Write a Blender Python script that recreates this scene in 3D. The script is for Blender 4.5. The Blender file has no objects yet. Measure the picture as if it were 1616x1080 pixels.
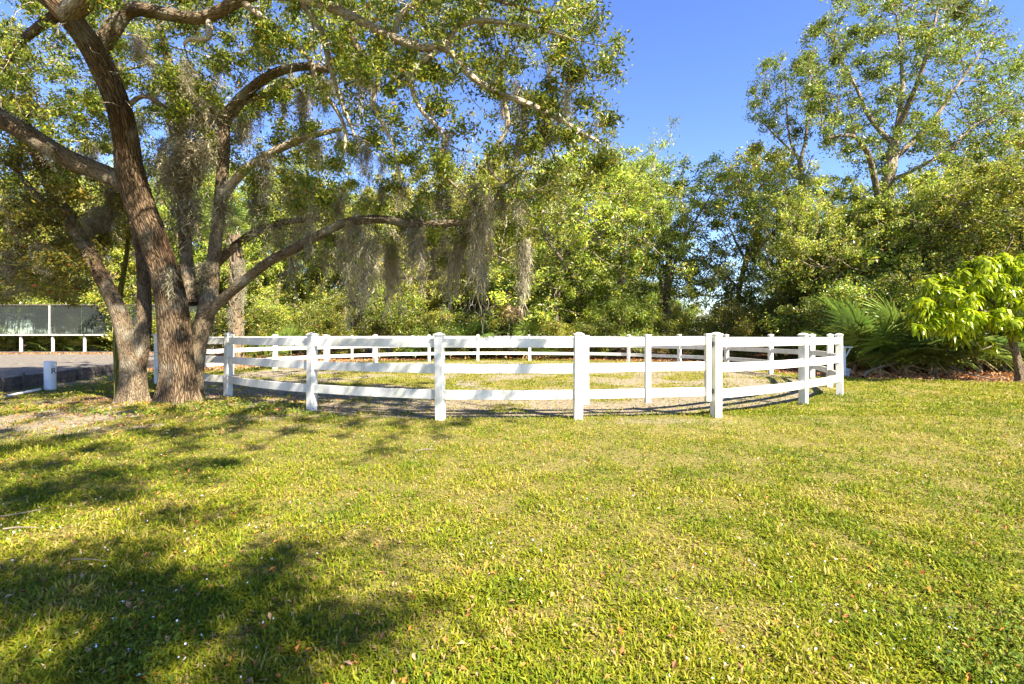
import bpy, math, random
import numpy as np
from mathutils import Vector, Matrix

scene = bpy.context.scene
rng = np.random.default_rng(7)
random.seed(7)

# ------------------------------------------------------------------ camera, sky, sun, exposure
F_PX, CX, HY, CAMZ = 800.0, 808.0, 529.5, 1.35      # focal length in photo pixels, principal x, horizon row, eye height
cam_data = bpy.data.cameras.new("camera")
cam = bpy.data.objects.new("camera", cam_data)
scene.collection.objects.link(cam)
cam.location = (0, 0, CAMZ)
cam.rotation_euler = (math.radians(90), 0, 0)
cam_data.sensor_width = 36.0
cam_data.lens = 36.0 * F_PX / 1616.0
cam_data.shift_y = -10.5 / 1616.0
cam_data.clip_start = 0.05
cam_data.clip_end = 3000.0
scene.camera = cam

SUN_A, SUN_B = 0.76, 0.80                            # shadow of a 1 m pole: SUN_A to the left, SUN_B away from us
sun_el = math.atan(1.0 / math.hypot(SUN_A, SUN_B))
sun_az = math.atan2(SUN_A, -SUN_B)                   # from +Y towards +X
world = bpy.data.worlds.new("World")
scene.world = world
world.use_nodes = True
wn = world.node_tree.nodes
wn.clear()
wo = wn.new("ShaderNodeOutputWorld")
wb = wn.new("ShaderNodeBackground")
sk = wn.new("ShaderNodeTexSky")
sk.sky_type = 'NISHITA'
sk.sun_disc = False
sk.sun_elevation = sun_el
sk.sun_rotation = sun_az
sk.altitude = 0
sk.air_density = 1.0
sk.dust_density = 0.0
sk.ozone_density = 3.5
wb.inputs["Strength"].default_value = 0.078
hsv = wn.new("ShaderNodeHueSaturation")
hsv.inputs["Hue"].default_value = 0.518
hsv.inputs["Saturation"].default_value = 1.15
hsv.inputs["Value"].default_value = 1.0
world.node_tree.links.new(sk.outputs[0], hsv.inputs["Color"])
world.node_tree.links.new(hsv.outputs[0], wb.inputs[0])
world.node_tree.links.new(wb.outputs[0], wo.inputs[0])

sd = bpy.data.lights.new("sun", 'SUN')
sd.energy = 5.0
sd.angle = math.radians(0.53)
sd.color = (1.0, 0.91, 0.75)
sun = bpy.data.objects.new("sun", sd)
scene.collection.objects.link(sun)
sun.rotation_euler = Vector((SUN_A, -SUN_B, 1.0)).to_track_quat('Z', 'Y').to_euler()
sun.location = (20, -13, 25)

scene.view_settings.view_transform = 'Standard'
scene.view_settings.look = 'None'
scene.view_settings.exposure = 2.14
scene.view_settings.gamma = 1.0
scene.view_settings.use_curve_mapping = False
scene.cycles.max_bounces = 8
scene.cycles.transparent_max_bounces = 8
scene.cycles.caustics_reflective = False
scene.cycles.caustics_refractive = False

# ------------------------------------------------------------------ helpers
COL = scene.collection


def P(px, py, Y):
    """Point at depth Y seen at photo pixel (px, py)."""
    return np.array([(px - CX) / F_PX * Y, Y, CAMZ - (py - HY) / F_PX * Y])


def G(px, py):
    """Ground point seen at photo pixel."""
    Y = CAMZ * F_PX / (py - HY)
    return np.array([(px - CX) / F_PX * Y, Y])


def tag(o, label=None, cat=None, group=None, kind=None):
    if label: o["label"] = label
    if cat: o["category"] = cat
    if group: o["group"] = group
    if kind: o["kind"] = kind
    return o


def empty(name, loc=(0, 0, 0), rz=0.0):
    o = bpy.data.objects.new(name, None)
    o.empty_display_size = 0.2
    o.location = loc
    o.rotation_euler = (0, 0, rz)
    COL.objects.link(o)
    return o


def link(name, mesh, mat=None, parent=None):
    o = bpy.data.objects.new(name, mesh)
    if mat is not None and len(mesh.materials) == 0:
        mesh.materials.append(mat)
    COL.objects.link(o)
    if parent is not None:
        o.parent = parent
        # parts are modelled in world space unless the parent moves later
    return o


def quad_mesh(name, verts, quads, col=None, vec=None, smooth=False):
    """Mesh of quads from numpy arrays; col = colour per face, vec = vector per vertex."""
    me = bpy.data.meshes.new(name)
    verts = np.asarray(verts, np.float32)
    quads = np.asarray(quads, np.int32)
    nv, nf = len(verts), len(quads)
    me.vertices.add(nv)
    me.vertices.foreach_set("co", verts.ravel())
    me.loops.add(nf * 4)
    me.loops.foreach_set("vertex_index", quads.ravel())
    me.polygons.add(nf)
    me.polygons.foreach_set("loop_start", np.arange(0, nf * 4, 4, dtype=np.int32))
    me.polygons.foreach_set("loop_total", np.full(nf, 4, np.int32))
    me.polygons.foreach_set("use_smooth", np.full(nf, smooth, bool))
    if col is not None:
        c4 = np.ones((nf, 4), np.float32)
        c4[:, :3] = col
        a = me.attributes.new("col", 'FLOAT_COLOR', 'FACE')
        a.data.foreach_set("color", c4.ravel())
    if vec is not None:
        a = me.attributes.new("bk", 'FLOAT_VECTOR', 'POINT')
        a.data.foreach_set("vector", np.asarray(vec, np.float32).ravel())
    me.update(calc_edges=True)
    return me


class QB:
    """Collects quads."""
    def __init__(s):
        s.v, s.q, s.c, s.k, s.n = [], [], [], [], 0

    def add(s, v, q, col=None, vec=None):
        v = np.asarray(v, np.float32)
        q = np.asarray(q, np.int32)
        s.v.append(v); s.q.append(q + s.n); s.n += len(v)
        s.c.append(np.broadcast_to(np.asarray(col if col is not None else (1, 1, 1), np.float32), (len(q), 3)))
        s.k.append(np.asarray(vec, np.float32) if vec is not None else v)

    def mesh(s, name, smooth=False):
        return quad_mesh(name, np.concatenate(s.v), np.concatenate(s.q), np.concatenate(s.c), np.concatenate(s.k), smooth)


BOXQ = np.array([[0, 1, 3, 2], [4, 6, 7, 5], [0, 4, 5, 1], [2, 3, 7, 6], [0, 2, 6, 4], [1, 5, 7, 3]])


def box_verts(x0, x1, y0, y1, z0, z1):
    return np.array([(x, y, z) for x in (x0, x1) for y in (y0, y1) for z in (z0, z1)], float)


def bevel_box_mesh(name, sx, sy, sz, b=0.006, origin=(0, 0, 0)):
    """Box with bevelled edges, centred on x, y, bottom at z=0."""
    import bmesh
    bm = bmesh.new()
    bmesh.ops.create_cube(bm, size=1.0)
    for v in bm.verts:
        v.co = Vector((v.co.x * sx + origin[0], v.co.y * sy + origin[1], (v.co.z + 0.5) * sz + origin[2]))
    bmesh.ops.bevel(bm, geom=bm.edges[:], offset=b, segments=1, affect='EDGES')
    me = bpy.data.meshes.new(name)
    bm.to_mesh(me)
    bm.free()
    return me


def unit(v):
    v = np.asarray(v, float)
    return v / (np.linalg.norm(v, axis=-1, keepdims=True) + 1e-9)


def tube(pts, rad, nseg=8, rough=0.0, seed=0, v0=0.0, cap=True):
    """Tube along a polyline: verts, quads, straightened coordinates for the bark."""
    pts = np.asarray(pts, float); rad = np.asarray(rad, float)
    n = len(pts)
    t = np.gradient(pts, axis=0)
    t = unit(t)
    ref = np.array([0.31, 0.93, 0.17])
    u = unit(ref - t * (t @ ref)[:, None])
    w = np.cross(t, u)
    a = np.arange(nseg) / nseg * 2 * np.pi
    ca, sa = np.cos(a), np.sin(a)
    L = np.concatenate([[0], np.cumsum(np.linalg.norm(np.diff(pts, axis=0), axis=1))]) + v0
    R = np.repeat(rad[:, None], nseg, 1)
    if rough > 0:
        r2 = np.random.default_rng(seed)
        for k, (fa, fl, am) in enumerate(((2, 0.8, 1.0), (3, 1.3, 0.8), (5, 2.2, 0.5), (9, 3.0, 0.35))):
            ph, ph2 = r2.uniform(0, 6.28, 2)
            R = R * (1 + rough * am * np.sin(fa * a[None, :] + ph + 1.2 * np.sin(L[:, None] * fl + ph2)))
    v = pts[:, None, :] + R[..., None] * (ca[None, :, None] * u[:, None, :] + sa[None, :, None] * w[:, None, :])
    vec = np.stack([ca[None] * rad[:, None], sa[None] * rad[:, None], np.repeat(L[:, None], nseg, 1)], -1)
    i = np.arange(n - 1)[:, None] * nseg
    j = np.arange(nseg)[None, :]
    j2 = (j + 1) % nseg
    q = np.stack([i + j, i + j2, i + nseg + j2, i + nseg + j], -1).reshape(-1, 4)
    return v.reshape(-1, 3), q, vec.reshape(-1, 3)


def smooth_line(pts, k=4):
    """Catmull-Rom through rows (any number of columns)."""
    p = np.asarray(pts, float)
    if len(p) < 3:
        return p
    e = np.vstack([2 * p[0] - p[1], p, 2 * p[-1] - p[-2]])
    out = []
    for i in range(1, len(e) - 2):
        for t in np.arange(k) / k:
            a, b, c, d = e[i - 1], e[i], e[i + 1], e[i + 2]
            out.append(0.5 * (2 * b + (c - a) * t + (2 * a - 5 * b + 4 * c - d) * t * t + (3 * b - a - 3 * c + d) * t ** 3))
    out.append(p[-1])
    return np.array(out)


class Noise2:
    def __init__(s, seed):
        s.t = np.random.default_rng(seed).random((256, 256))

    def __call__(s, x, y, f=1.0, octv=3):
        r, amp, tot = 0, 1.0, 0
        for _ in range(octv):
            xx, yy = x * f + 37.1, y * f + 11.7
            i, j = np.floor(xx).astype(int), np.floor(yy).astype(int)
            a, b = xx - i, yy - j
            a, b = a * a * (3 - 2 * a), b * b * (3 - 2 * b)
            t = s.t
            g = lambda p, q: t[p % 256, q % 256]
            r = r + amp * (g(i, j) * (1 - a) * (1 - b) + g(i + 1, j) * a * (1 - b) + g(i, j + 1) * (1 - a) * b + g(i + 1, j + 1) * a * b)
            tot += amp
            amp *= 0.5
            f *= 2.1
        return r / tot


N1, N2, N3 = Noise2(1), Noise2(2), Noise2(3)


def sstep(a, b, x):
    t = np.clip((x - a) / (b - a), 0, 1)
    return t * t * (3 - 2 * t)


# ------------------------------------------------------------------ materials
def mat(name):
    m = bpy.data.materials.new(name)
    m.use_nodes = True
    nt = m.node_tree
    b = nt.nodes["Principled BSDF"]
    return m, nt, b


def N(nt, typ, **kw):
    n = nt.nodes.new(typ)
    for k, v in kw.items():
        if k.startswith("_"):
            setattr(n, k[1:], v)
        else:
            n.inputs[k.replace("__", " ")].default_value = v
    return n


def ramp(nt, fac, stops):
    r = nt.nodes.new("ShaderNodeValToRGB")
    el = r.color_ramp.elements
    while len(el) < len(stops):
        el.new(0.5)
    for e, (p, c) in zip(el, stops):
        e.position = p
        e.color = (*c, 1)
    nt.links.new(fac, r.inputs[0])
    return r


def simple_mat(name, c, rough=0.6, var=0.12, scale=8.0, bump=0.0, spec=0.3, metallic=0.0):
    m, nt, b = mat(name)
    tc = N(nt, "ShaderNodeTexCoord")
    nz = N(nt, "ShaderNodeTexNoise", Scale=scale, Detail=6.0)
    nt.links.new(tc.outputs["Object"], nz.inputs["Vector"])
    c = np.array(c)
    r = ramp(nt, nz.outputs["Fac"], [(0.3, tuple(c * (1 - var))), (0.7, tuple(np.minimum(c * (1 + var), 1)))])
    nt.links.new(r.outputs[0], b.inputs["Base Color"])
    b.inputs["Roughness"].default_value = rough
    b.inputs["Specular IOR Level"].default_value = spec
    b.inputs["Metallic"].default_value = metallic
    if bump:
        bp = N(nt, "ShaderNodeBump", Strength=bump, Distance=0.02)
        nt.links.new(nz.outputs["Fac"], bp.inputs["Height"])
        nt.links.new(bp.outputs[0], b.inputs["Normal"])
    return m


def foliage_mat(name, transl=0.35, rough=0.5, spec=0.3, hue=0.03, val=0.35):
    """Colour from the leaf's own 'col' attribute, varied per plant."""
    m, nt, b = mat(name)
    at = N(nt, "ShaderNodeAttribute", _attribute_name="col")
    oi = N(nt, "ShaderNodeObjectInfo")
    hs = N(nt, "ShaderNodeHueSaturation")
    mr = N(nt, "ShaderNodeMapRange"); mr.inputs[3].default_value = 0.5 - hue; mr.inputs[4].default_value = 0.5 + hue
    mv = N(nt, "ShaderNodeMapRange"); mv.inputs[3].default_value = 1 - val * .35; mv.inputs[4].default_value = 1 + val * 1.5
    ml = N(nt, "ShaderNodeMath", _operation='MULTIPLY'); ml.inputs[1].default_value = 7.31
    fr = N(nt, "ShaderNodeMath", _operation='FRACT')
    L = nt.links.new
    L(oi.outputs["Random"], mr.inputs[0]); L(mr.outputs[0], hs.inputs["Hue"])
    L(oi.outputs["Random"], ml.inputs[0]); L(ml.outputs[0], fr.inputs[0]); L(fr.outputs[0], mv.inputs[0]); L(mv.outputs[0], hs.inputs["Value"])
    L(at.outputs["Color"], hs.inputs["Color"])
    L(hs.outputs[0], b.inputs["Base Color"])
    b.inputs["Roughness"].default_value = rough
    b.inputs["Specular IOR Level"].default_value = spec
    tr = N(nt, "ShaderNodeBsdfTranslucent")
    L(hs.outputs[0], tr.inputs["Color"])
    mx = N(nt, "ShaderNodeMixShader"); mx.inputs[0].default_value = transl
    L(b.outputs[0], mx.inputs[1]); L(tr.outputs[0], mx.inputs[2])
    L(mx.outputs[0], nt.nodes["Material Output"].inputs["Surface"])
    return m


def bark_mat(name, dark, light, scale=14.0, stretch=0.22, bump=0.9, moss=0.0, lichen=0.25):
    m, nt, b = mat(name)
    L = nt.links.new
    at = N(nt, "ShaderNodeAttribute", _attribute_name="bk")
    mp = N(nt, "ShaderNodeMapping"); mp.inputs["Scale"].default_value = (1, 1, stretch)
    L(at.outputs["Vector"], mp.inputs[0])
    wv = N(nt, "ShaderNodeTexNoise", Scale=scale * 0.35, Detail=3.0)
    L(mp.outputs[0], wv.inputs["Vector"])
    ad = N(nt, "ShaderNodeVectorMath", _operation='MULTIPLY_ADD'); ad.inputs[1].default_value = (0.10, 0.10, 0.10)
    L(wv.outputs["Color"], ad.inputs[0]); L(mp.outputs[0], ad.inputs[2])
    vo = N(nt, "ShaderNodeTexVoronoi", Scale=scale, _feature='DISTANCE_TO_EDGE')
    L(ad.outputs[0], vo.inputs["Vector"])
    nz = N(nt, "ShaderNodeTexNoise", Scale=scale * 2.2, Detail=8.0, Roughness=0.65)
    L(at.outputs["Vector"], nz.inputs["Vector"])
    mr = N(nt, "ShaderNodeMapRange"); mr.inputs[2].default_value = 0.22
    L(vo.outputs["Distance"], mr.inputs[0])
    h = N(nt, "ShaderNodeMath", _operation='MULTIPLY_ADD'); h.inputs[1].default_value = 0.5
    L(nz.outputs["Fac"], h.inputs[0]); L(mr.outputs[0], h.inputs[2])
    r = ramp(nt, h.outputs[0], [(0.2, dark), (0.75, light)])
    big = N(nt, "ShaderNodeTexNoise", Scale=2.3, Detail=4.0)
    L(at.outputs["Vector"], big.inputs["Vector"])
    lr = ramp(nt, big.outputs["Fac"], [(0.52, (0, 0, 0)), (0.72, (lichen, lichen, lichen))])
    st = N(nt, "ShaderNodeTexNoise", Scale=1.1, Detail=5.0, Roughness=.6)
    sm = N(nt, "ShaderNodeMapping"); sm.inputs["Scale"].default_value = (1, 1, .5); sm.inputs["Location"].default_value = (7, 3, 1)
    L(at.outputs["Vector"], sm.inputs[0]); L(sm.outputs[0], st.inputs["Vector"])
    sr = ramp(nt, st.outputs["Fac"], [(.38, (.42, .36, .32)), (.56, (1, 1, 1))])
    sx = N(nt, "ShaderNodeMix", _data_type='RGBA', _blend_type='MULTIPLY'); sx.inputs["Factor"].default_value = 1.0
    L(r.outputs[0], sx.inputs["A"]); L(sr.outputs[0], sx.inputs["B"])
    mx = N(nt, "ShaderNodeMix", _data_type='RGBA')
    L(lr.outputs[0], mx.inputs["Factor"]); L(sx.outputs["Result"], mx.inputs["A"])
    mx.inputs["B"].default_value = (0.36, 0.37, 0.30, 1) if moss == 0 else (0.12, 0.15, 0.02, 1)
    out = mx.outputs["Result"]
    if moss > 0:
        mm = N(nt, "ShaderNodeMix", _data_type='RGBA'); mm.inputs["Factor"].default_value = moss
        L(out, mm.inputs["A"]); mm.inputs["B"].default_value = (0.13, 0.14, 0.015, 1)
        out = mm.outputs["Result"]
    L(out, b.inputs["Base Color"])
    b.inputs["Roughness"].default_value = 0.9
    b.inputs["Specular IOR Level"].default_value = 0.15
    bp = N(nt, "ShaderNodeBump", Strength=bump, Distance=0.035)
    L(h.outputs[0], bp.inputs["Height"]); L(bp.outputs[0], b.inputs["Normal"])
    return m


M = {}
M['bark'] = bark_mat('oak_bark', (0.022, 0.014, 0.008), (0.21, 0.145, 0.085), scale=28, stretch=0.15, bump=1.0, lichen=0.3)
M['bark_pale'] = bark_mat('pale_oak_bark', (0.032, 0.022, 0.013), (0.205, 0.155, 0.098), scale=34, stretch=0.22, bump=0.6, lichen=0.45)
M['bark_moss'] = bark_mat('mossy_bark', (0.06, 0.05, 0.025), (0.2, 0.18, 0.06), moss=0.55)
M['bark_far'] = bark_mat('wood_tree_bark', (0.07, 0.052, 0.035), (0.28, 0.225, 0.16), scale=14, bump=0.5)
M['twig'] = bark_mat('pale_twig', (0.14, 0.11, 0.08), (0.46, 0.39, 0.29), scale=30, stretch=0.3, bump=0.4, lichen=0.5)
M['twig_far'] = bark_mat('wood_twig', (0.09, 0.07, 0.05), (0.33, 0.28, 0.205), scale=20, stretch=0.3, bump=0.3, lichen=0.3)
M['leaf'] = foliage_mat('oak_leaf', transl=0.55, rough=0.4, spec=0.5)
M['leaf_far'] = foliage_mat('wood_leaf', transl=0.40, rough=0.38, spec=0.6, hue=0.022, val=0.28)
M['leaf_tall'] = foliage_mat('tall_oak_leaf', transl=0.4, rough=0.4, spec=0.5, hue=0.0, val=0.0)
M['leaf_bright'] = foliage_mat('bright_leaf', transl=0.45, rough=0.35, spec=0.5, hue=0.008, val=0.12)
M['frond'] = foliage_mat('palm_frond', transl=0.3, rough=0.4, spec=0.5, hue=0.02, val=0.25)
M['grass'] = foliage_mat('grass_blade', transl=0.4, rough=0.6, spec=0.2, hue=0.0, val=0.0)
M['moss'] = foliage_mat('hanging_moss', transl=0.35, rough=0.95, spec=0.0, hue=0.01, val=0.25)
M['litter'] = foliage_mat('dry_leaf', transl=0.15, rough=0.7, spec=0.2, hue=0.0, val=0.0)
M['vinyl'] = simple_mat('white_vinyl', (0.66, 0.66, 0.64), rough=0.35, var=0.03, scale=5, spec=0.4)
m, nt, b = mat('white_vinyl_aged')
L = nt.links.new
tc = N(nt, "ShaderNodeNewGeometry")
mp = N(nt, "ShaderNodeMapping"); mp.inputs["Scale"].default_value = (1, 1, .35); L(tc.outputs["Position"], mp.inputs[0])
g1 = N(nt, "ShaderNodeTexNoise", Scale=3.0, Detail=7.0, Roughness=.7); L(mp.outputs[0], g1.inputs["Vector"])
gr = ramp(nt, g1.outputs["Fac"], [(.35, (.53, .52, .43)), (.52, (.68, .665, .61)), (.7, (.72, .705, .66))])
L(gr.outputs[0], b.inputs["Base Color"]); b.inputs["Roughness"].default_value = .4
M['vinyl'] = m
M['pvc'] = simple_mat('white_pipe', (0.72, 0.74, 0.76), rough=0.4, var=0.06, scale=6)
M['metal'] = simple_mat('dark_hinge_metal', (0.03, 0.03, 0.035), rough=0.45, metallic=0.6)
M['black'] = simple_mat('black_letter', (0.012, 0.012, 0.014), rough=0.5)
M['timber'] = simple_mat('weathered_timber', (0.10, 0.085, 0.075), rough=0.85, var=0.45, scale=7, bump=0.5)
M['white_wood'] = simple_mat('peeling_white_wood', (0.46, 0.44, 0.40), rough=0.7, var=0.2, scale=5, bump=0.2)
M['palm_trunk'] = simple_mat('palm_boot', (0.20, 0.145, 0.09), rough=0.85, var=0.35, scale=7, bump=0.6)
M['stick'] = simple_mat('grey_stick', (0.17, 0.14, 0.105), rough=0.9, var=0.2, scale=14)
M['flower'] = simple_mat('pale_petal', (0.78, 0.74, 0.84), rough=0.7, var=0.05)
M['pale_blue'] = simple_mat('pale_blue_paint', (0.45, 0.55, 0.66), rough=0.5, var=0.1)

# mirror: slightly rippled silvered sheet
m, nt, b = mat('arena_mirror')
b.inputs["Metallic"].default_value = 0.95
b.inputs["Roughness"].default_value = 0.03
b.inputs["Base Color"].default_value = (0.55, 0.62, 0.60, 1)
tc = N(nt, "ShaderNodeTexCoord")
mp = N(nt, "ShaderNodeMapping"); mp.inputs["Scale"].default_value = (1.0, 1.0, 0.35)
nz = N(nt, "ShaderNodeTexNoise", Scale=2.2, Detail=2.0)
bp = N(nt, "ShaderNodeBump", Strength=0.10, Distance=0.05)
nt.links.new(tc.outputs["Object"], mp.inputs[0]); nt.links.new(mp.outputs[0], nz.inputs["Vector"])
nt.links.new(nz.outputs["Fac"], bp.inputs["Height"]); nt.links.new(bp.outputs[0], b.inputs["Normal"])
M['mirror'] = m

# ground: soil, thatch, sand and leaf mould by the 'mix' attribute (r grass, g sand, b litter)
m, nt, b = mat('ground')
L = nt.links.new
at = N(nt, "ShaderNodeAttribute", _attribute_name="mix")
sep = N(nt, "ShaderNodeSeparateColor"); L(at.outputs["Color"], sep.inputs[0])
tc = N(nt, "ShaderNodeTexCoord")
n1 = N(nt, "ShaderNodeTexNoise", Scale=9.0, Detail=8.0, Roughness=0.7); L(tc.outputs["Object"], n1.inputs["Vector"])
n2 = N(nt, "ShaderNodeTexNoise", Scale=45.0, Detail=6.0, Roughness=0.75); L(tc.outputs["Object"], n2.inputs["Vector"])
n3 = N(nt, "ShaderNodeTexNoise", Scale=1.3, Detail=5.0); L(tc.outputs["Object"], n3.inputs["Vector"])
thatch = ramp(nt, n2.outputs["Fac"], [(0.30, (0.085, 0.075, 0.02)), (0.48, (0.20, 0.17, 0.045)), (0.70, (0.38, 0.29, 0.13))])
sand = ramp(nt, n1.outputs["Fac"], [(0.28, (0.13, 0.10, 0.065)), (0.5, (0.27, 0.22, 0.15)), (0.75, (0.45, 0.38, 0.29))])
mould = ramp(nt, n2.outputs["Fac"], [(0.3, (0.05, 0.03, 0.02)), (0.5, (0.14, 0.08, 0.05)), (0.72, (0.30, 0.17, 0.09))])


def mixed(fac_socket, a, c, soft=0.25):
    ad = N(nt, "ShaderNodeMath", _operation='MULTIPLY_ADD'); ad.inputs[1].default_value = 0.7; L(n1.outputs["Fac"], ad.inputs[0]); L(fac_socket, ad.inputs[2])
    mr = N(nt, "ShaderNodeMapRange"); mr.inputs[1].default_value = 0.85 - soft; mr.inputs[2].default_value = 0.85 + soft; L(ad.outputs[0], mr.inputs[0])
    mx = N(nt, "ShaderNodeMix", _data_type='RGBA'); L(mr.outputs[0], mx.inputs["Factor"]); L(a, mx.inputs["A"]); L(c, mx.inputs["B"])
    return mx.outputs["Result"]


c = mixed(sep.outputs[1], thatch.outputs[0], sand.outputs[0])
c = mixed(sep.outputs[2], c, mould.outputs[0])
L(c, b.inputs["Base Color"])
b.inputs["Roughness"].default_value = 0.95
b.inputs["Specular IOR Level"].default_value = 0.1
hh = N(nt, "ShaderNodeMath", _operation='ADD'); L(n1.outputs["Fac"], hh.inputs[0]); L(n2.outputs["Fac"], hh.inputs[1])
bp = N(nt, "ShaderNodeBump", Strength=0.8, Distance=0.05); L(hh.outputs[0], bp.inputs["Height"]); L(bp.outputs[0], b.inputs["Normal"])
M['ground'] = m

# arena footing
m, nt, b = mat('arena_footing')
L = nt.links.new
tc = N(nt, "ShaderNodeTexCoord")
n1 = N(nt, "ShaderNodeTexNoise", Scale=4.0, Detail=11.0, Roughness=0.85); L(tc.outputs["Object"], n1.inputs["Vector"])
r = ramp(nt, n1.outputs["Fac"], [(0.36, (0.05, 0.042, 0.033)), (0.52, (0.17, 0.145, 0.115)), (0.72, (0.34, 0.30, 0.25))])
L(r.outputs[0], b.inputs["Base Color"]); b.inputs["Roughness"].default_value = 0.95
bp = N(nt, "ShaderNodeBump", Strength=1.0, Distance=0.08); L(n1.outputs["Fac"], bp.inputs["Height"]); L(bp.outputs[0], b.inputs["Normal"])
M['footing'] = m

# ------------------------------------------------------------------ layout of the place
PEN_C, PEN_R = np.array([-0.28, 17.6]), 9.55
near_px = [(249, 606), None, (360, 628), (492, 649), (695, 663), (912, 663), (1130, 659.5), (1268, 639), (1325, 624)]
EDGE = np.array([(-10.2, 6.0), (-12.0, 11.9), (-12.65, 13.9), (-13.9, 17.7), (-17.6, 30.0)])   # timber edge of the riding arena
TREE_A, TREE_B = np.array([-6.4, 9.8]), np.array([-7.45, 10.0])


def circle_hit(px):
    """Far crossing of the pen circle along the view ray of column px."""
    k = (px - CX) / F_PX
    a, bq, cq = k * k + 1, -2 * (k * PEN_C[0] + PEN_C[1]), PEN_C @ PEN_C - PEN_R ** 2
    Y = (-bq + math.sqrt(max(bq * bq - 4 * a * cq, 0))) / (2 * a)
    return np.array([k * Y, Y])


def edge_x(y):
    return np.interp(y, EDGE[:, 1], EDGE[:, 0])


def ground_h(x, y):
    x = np.asarray(x, float); y = np.asarray(y, float)
    near = np.exp(-((x / 40) ** 2 + (y / 40) ** 2))
    h = (N1(x, y, 0.45, 2) - 0.5) * 0.05 * near + (N2(x, y, 1.6, 2) - 0.5) * 0.02 * near
    d = np.hypot(x - TREE_A[0], y - TREE_A[1])
    return h + 0.07 * np.exp(-(d / 1.3) ** 2)


def ground_mix(x, y):
    x = np.asarray(x, float); y = np.asarray(y, float)
    r = np.hypot(x - PEN_C[0], y - PEN_C[1])
    n = N2(x, y, 0.9, 4); nb = N3(x, y, 0.35, 3)
    inside = sstep(PEN_R + 0.05, PEN_R - 0.25, r + (n - 0.5) * 0.5)
    track = inside * sstep(PEN_R - 3.2, PEN_R - 1.7, r + (n - 0.5) * 2.4)
    track = np.maximum(track * sstep(27.5, 24, y), 0.3 * track)
    sand = np.maximum(track * (.55 + .4 * sstep(.35, .55, n)), inside * (0.12 + 0.65 * sstep(0.48, 0.62, n)))
    # worn ground: in front of the gate, round the oaks, along the arena edge
    gate = np.exp(-(((x - 2.2) / 1.6) ** 2 + ((y - 7.9) / 0.45) ** 2))
    sand = np.maximum(sand, gate * 0.6 * sstep(0.4, 0.6, n))
    dA = np.hypot((x - TREE_A[0]) / 1.3, y - TREE_A[1] + 0.5)
    sand = np.maximum(sand, np.exp(-(dA / 1.9) ** 2) * (0.35 + 0.6 * sstep(0.4, 0.6, n)))
    dL = np.exp(-(((x + 6.8) / 4.2) ** 2 + ((y - 8.9) / 2.3) ** 2))
    sand = np.maximum(sand, np.minimum(1, dL * 1.4) * .9 * sstep(.42, .56, n) * sstep(PEN_R - .2, PEN_R + .1, r))
    dE = np.abs(x - edge_x(y))
    sand = np.maximum(sand, 0.8 * np.exp(-(dE / 1.3) ** 2) * sstep(6, 9, y))
    lawn = (1 - inside)
    sand = np.maximum(sand, lawn * 0.25 * sstep(0.60, 0.75, nb) * sstep(0.5, 0.7, n))
    # woodland floor
    wood = sstep(PEN_R + 0.9, PEN_R + 2.2, r + (n - 0.5) * 1.2) * sstep(18, 20, y)
    right = sstep(0.0, 0.7, (y - (15.6 - 0.33 * (x - 9.8))) + (n - 0.5) * 1.6) * sstep(8.7, 9.6, x) * sstep(PEN_R + 0.2, PEN_R + 0.9, r)
    litter = np.maximum(wood, right)
    under = np.exp(-(((x + 8.5) / 3.5) ** 2 + ((y - 11) / 2.6) ** 2)) * lawn
    litter = np.maximum(litter, under * 0.75 * sstep(0.42, 0.6, N1(x, y, 0.8, 3)))
    grass = np.clip(1 - 0.95 * sand, 0, 1) * (1 - litter) * (0.72 + 0.28 * sstep(0.35, 0.6, nb))
    grass *= np.where(x < edge_x(y), 0, 1)
    return grass, sand * (1 - litter), litter


def axis_lines(lo, hi, fine_lo, fine_hi, step):
    mid = np.arange(fine_lo, fine_hi + 1e-6, step)
    def out(a, b):
        s, v, p = step, [], a
        while abs(p - a) < abs(b - a):
            s *= 1.25
            p += math.copysign(s, b - a)
            v.append(p)
        return v
    return np.array(out(fine_lo, lo)[::-1] + list(mid) + out(fine_hi, hi))


xs = axis_lines(-900, 900, -17, 18, 0.11)
ys = axis_lines(-900, 1100, 0.5, 30, 0.10)
gx, gy = np.meshgrid(xs, ys, indexing='ij')
gv = np.stack([gx, gy, ground_h(gx, gy)], -1).reshape(-1, 3)
nx, ny = len(xs), len(ys)
ii = (np.arange(nx - 1)[:, None] * ny + np.arange(ny - 1)[None]).reshape(-1)
gq = np.stack([ii, ii + ny, ii + ny + 1, ii + 1], -1)
gm = quad_mesh("ground", gv, gq, smooth=True)
g_, s_, l_ = ground_mix(gx.ravel(), gy.ravel())
a = gm.attributes.new("mix", 'FLOAT_COLOR', 'POINT')
a.data.foreach_set("color", np.stack([g_, s_, l_, np.ones_like(g_)], -1).astype(np.float32).ravel())
tag(link("ground", gm, M['ground']), kind="structure")

# ------------------------------------------------------------------ riding arena at the left
ev = [(x, y, 0.27) for x, y in EDGE] + [(-60, 30.0, 0.27), (-60, 6, 0.27)]
me = bpy.data.meshes.new("arena_floor")
me.from_pydata(ev, [], [list(range(len(ev)))])
tag(link("arena_floor", me, M['footing']), kind="structure")

edging = empty("timber_edging", (-12.0, 11.9, 0))
tag(edging, "dark weathered timber edging boards holding up the grey riding arena", "edging")


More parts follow.
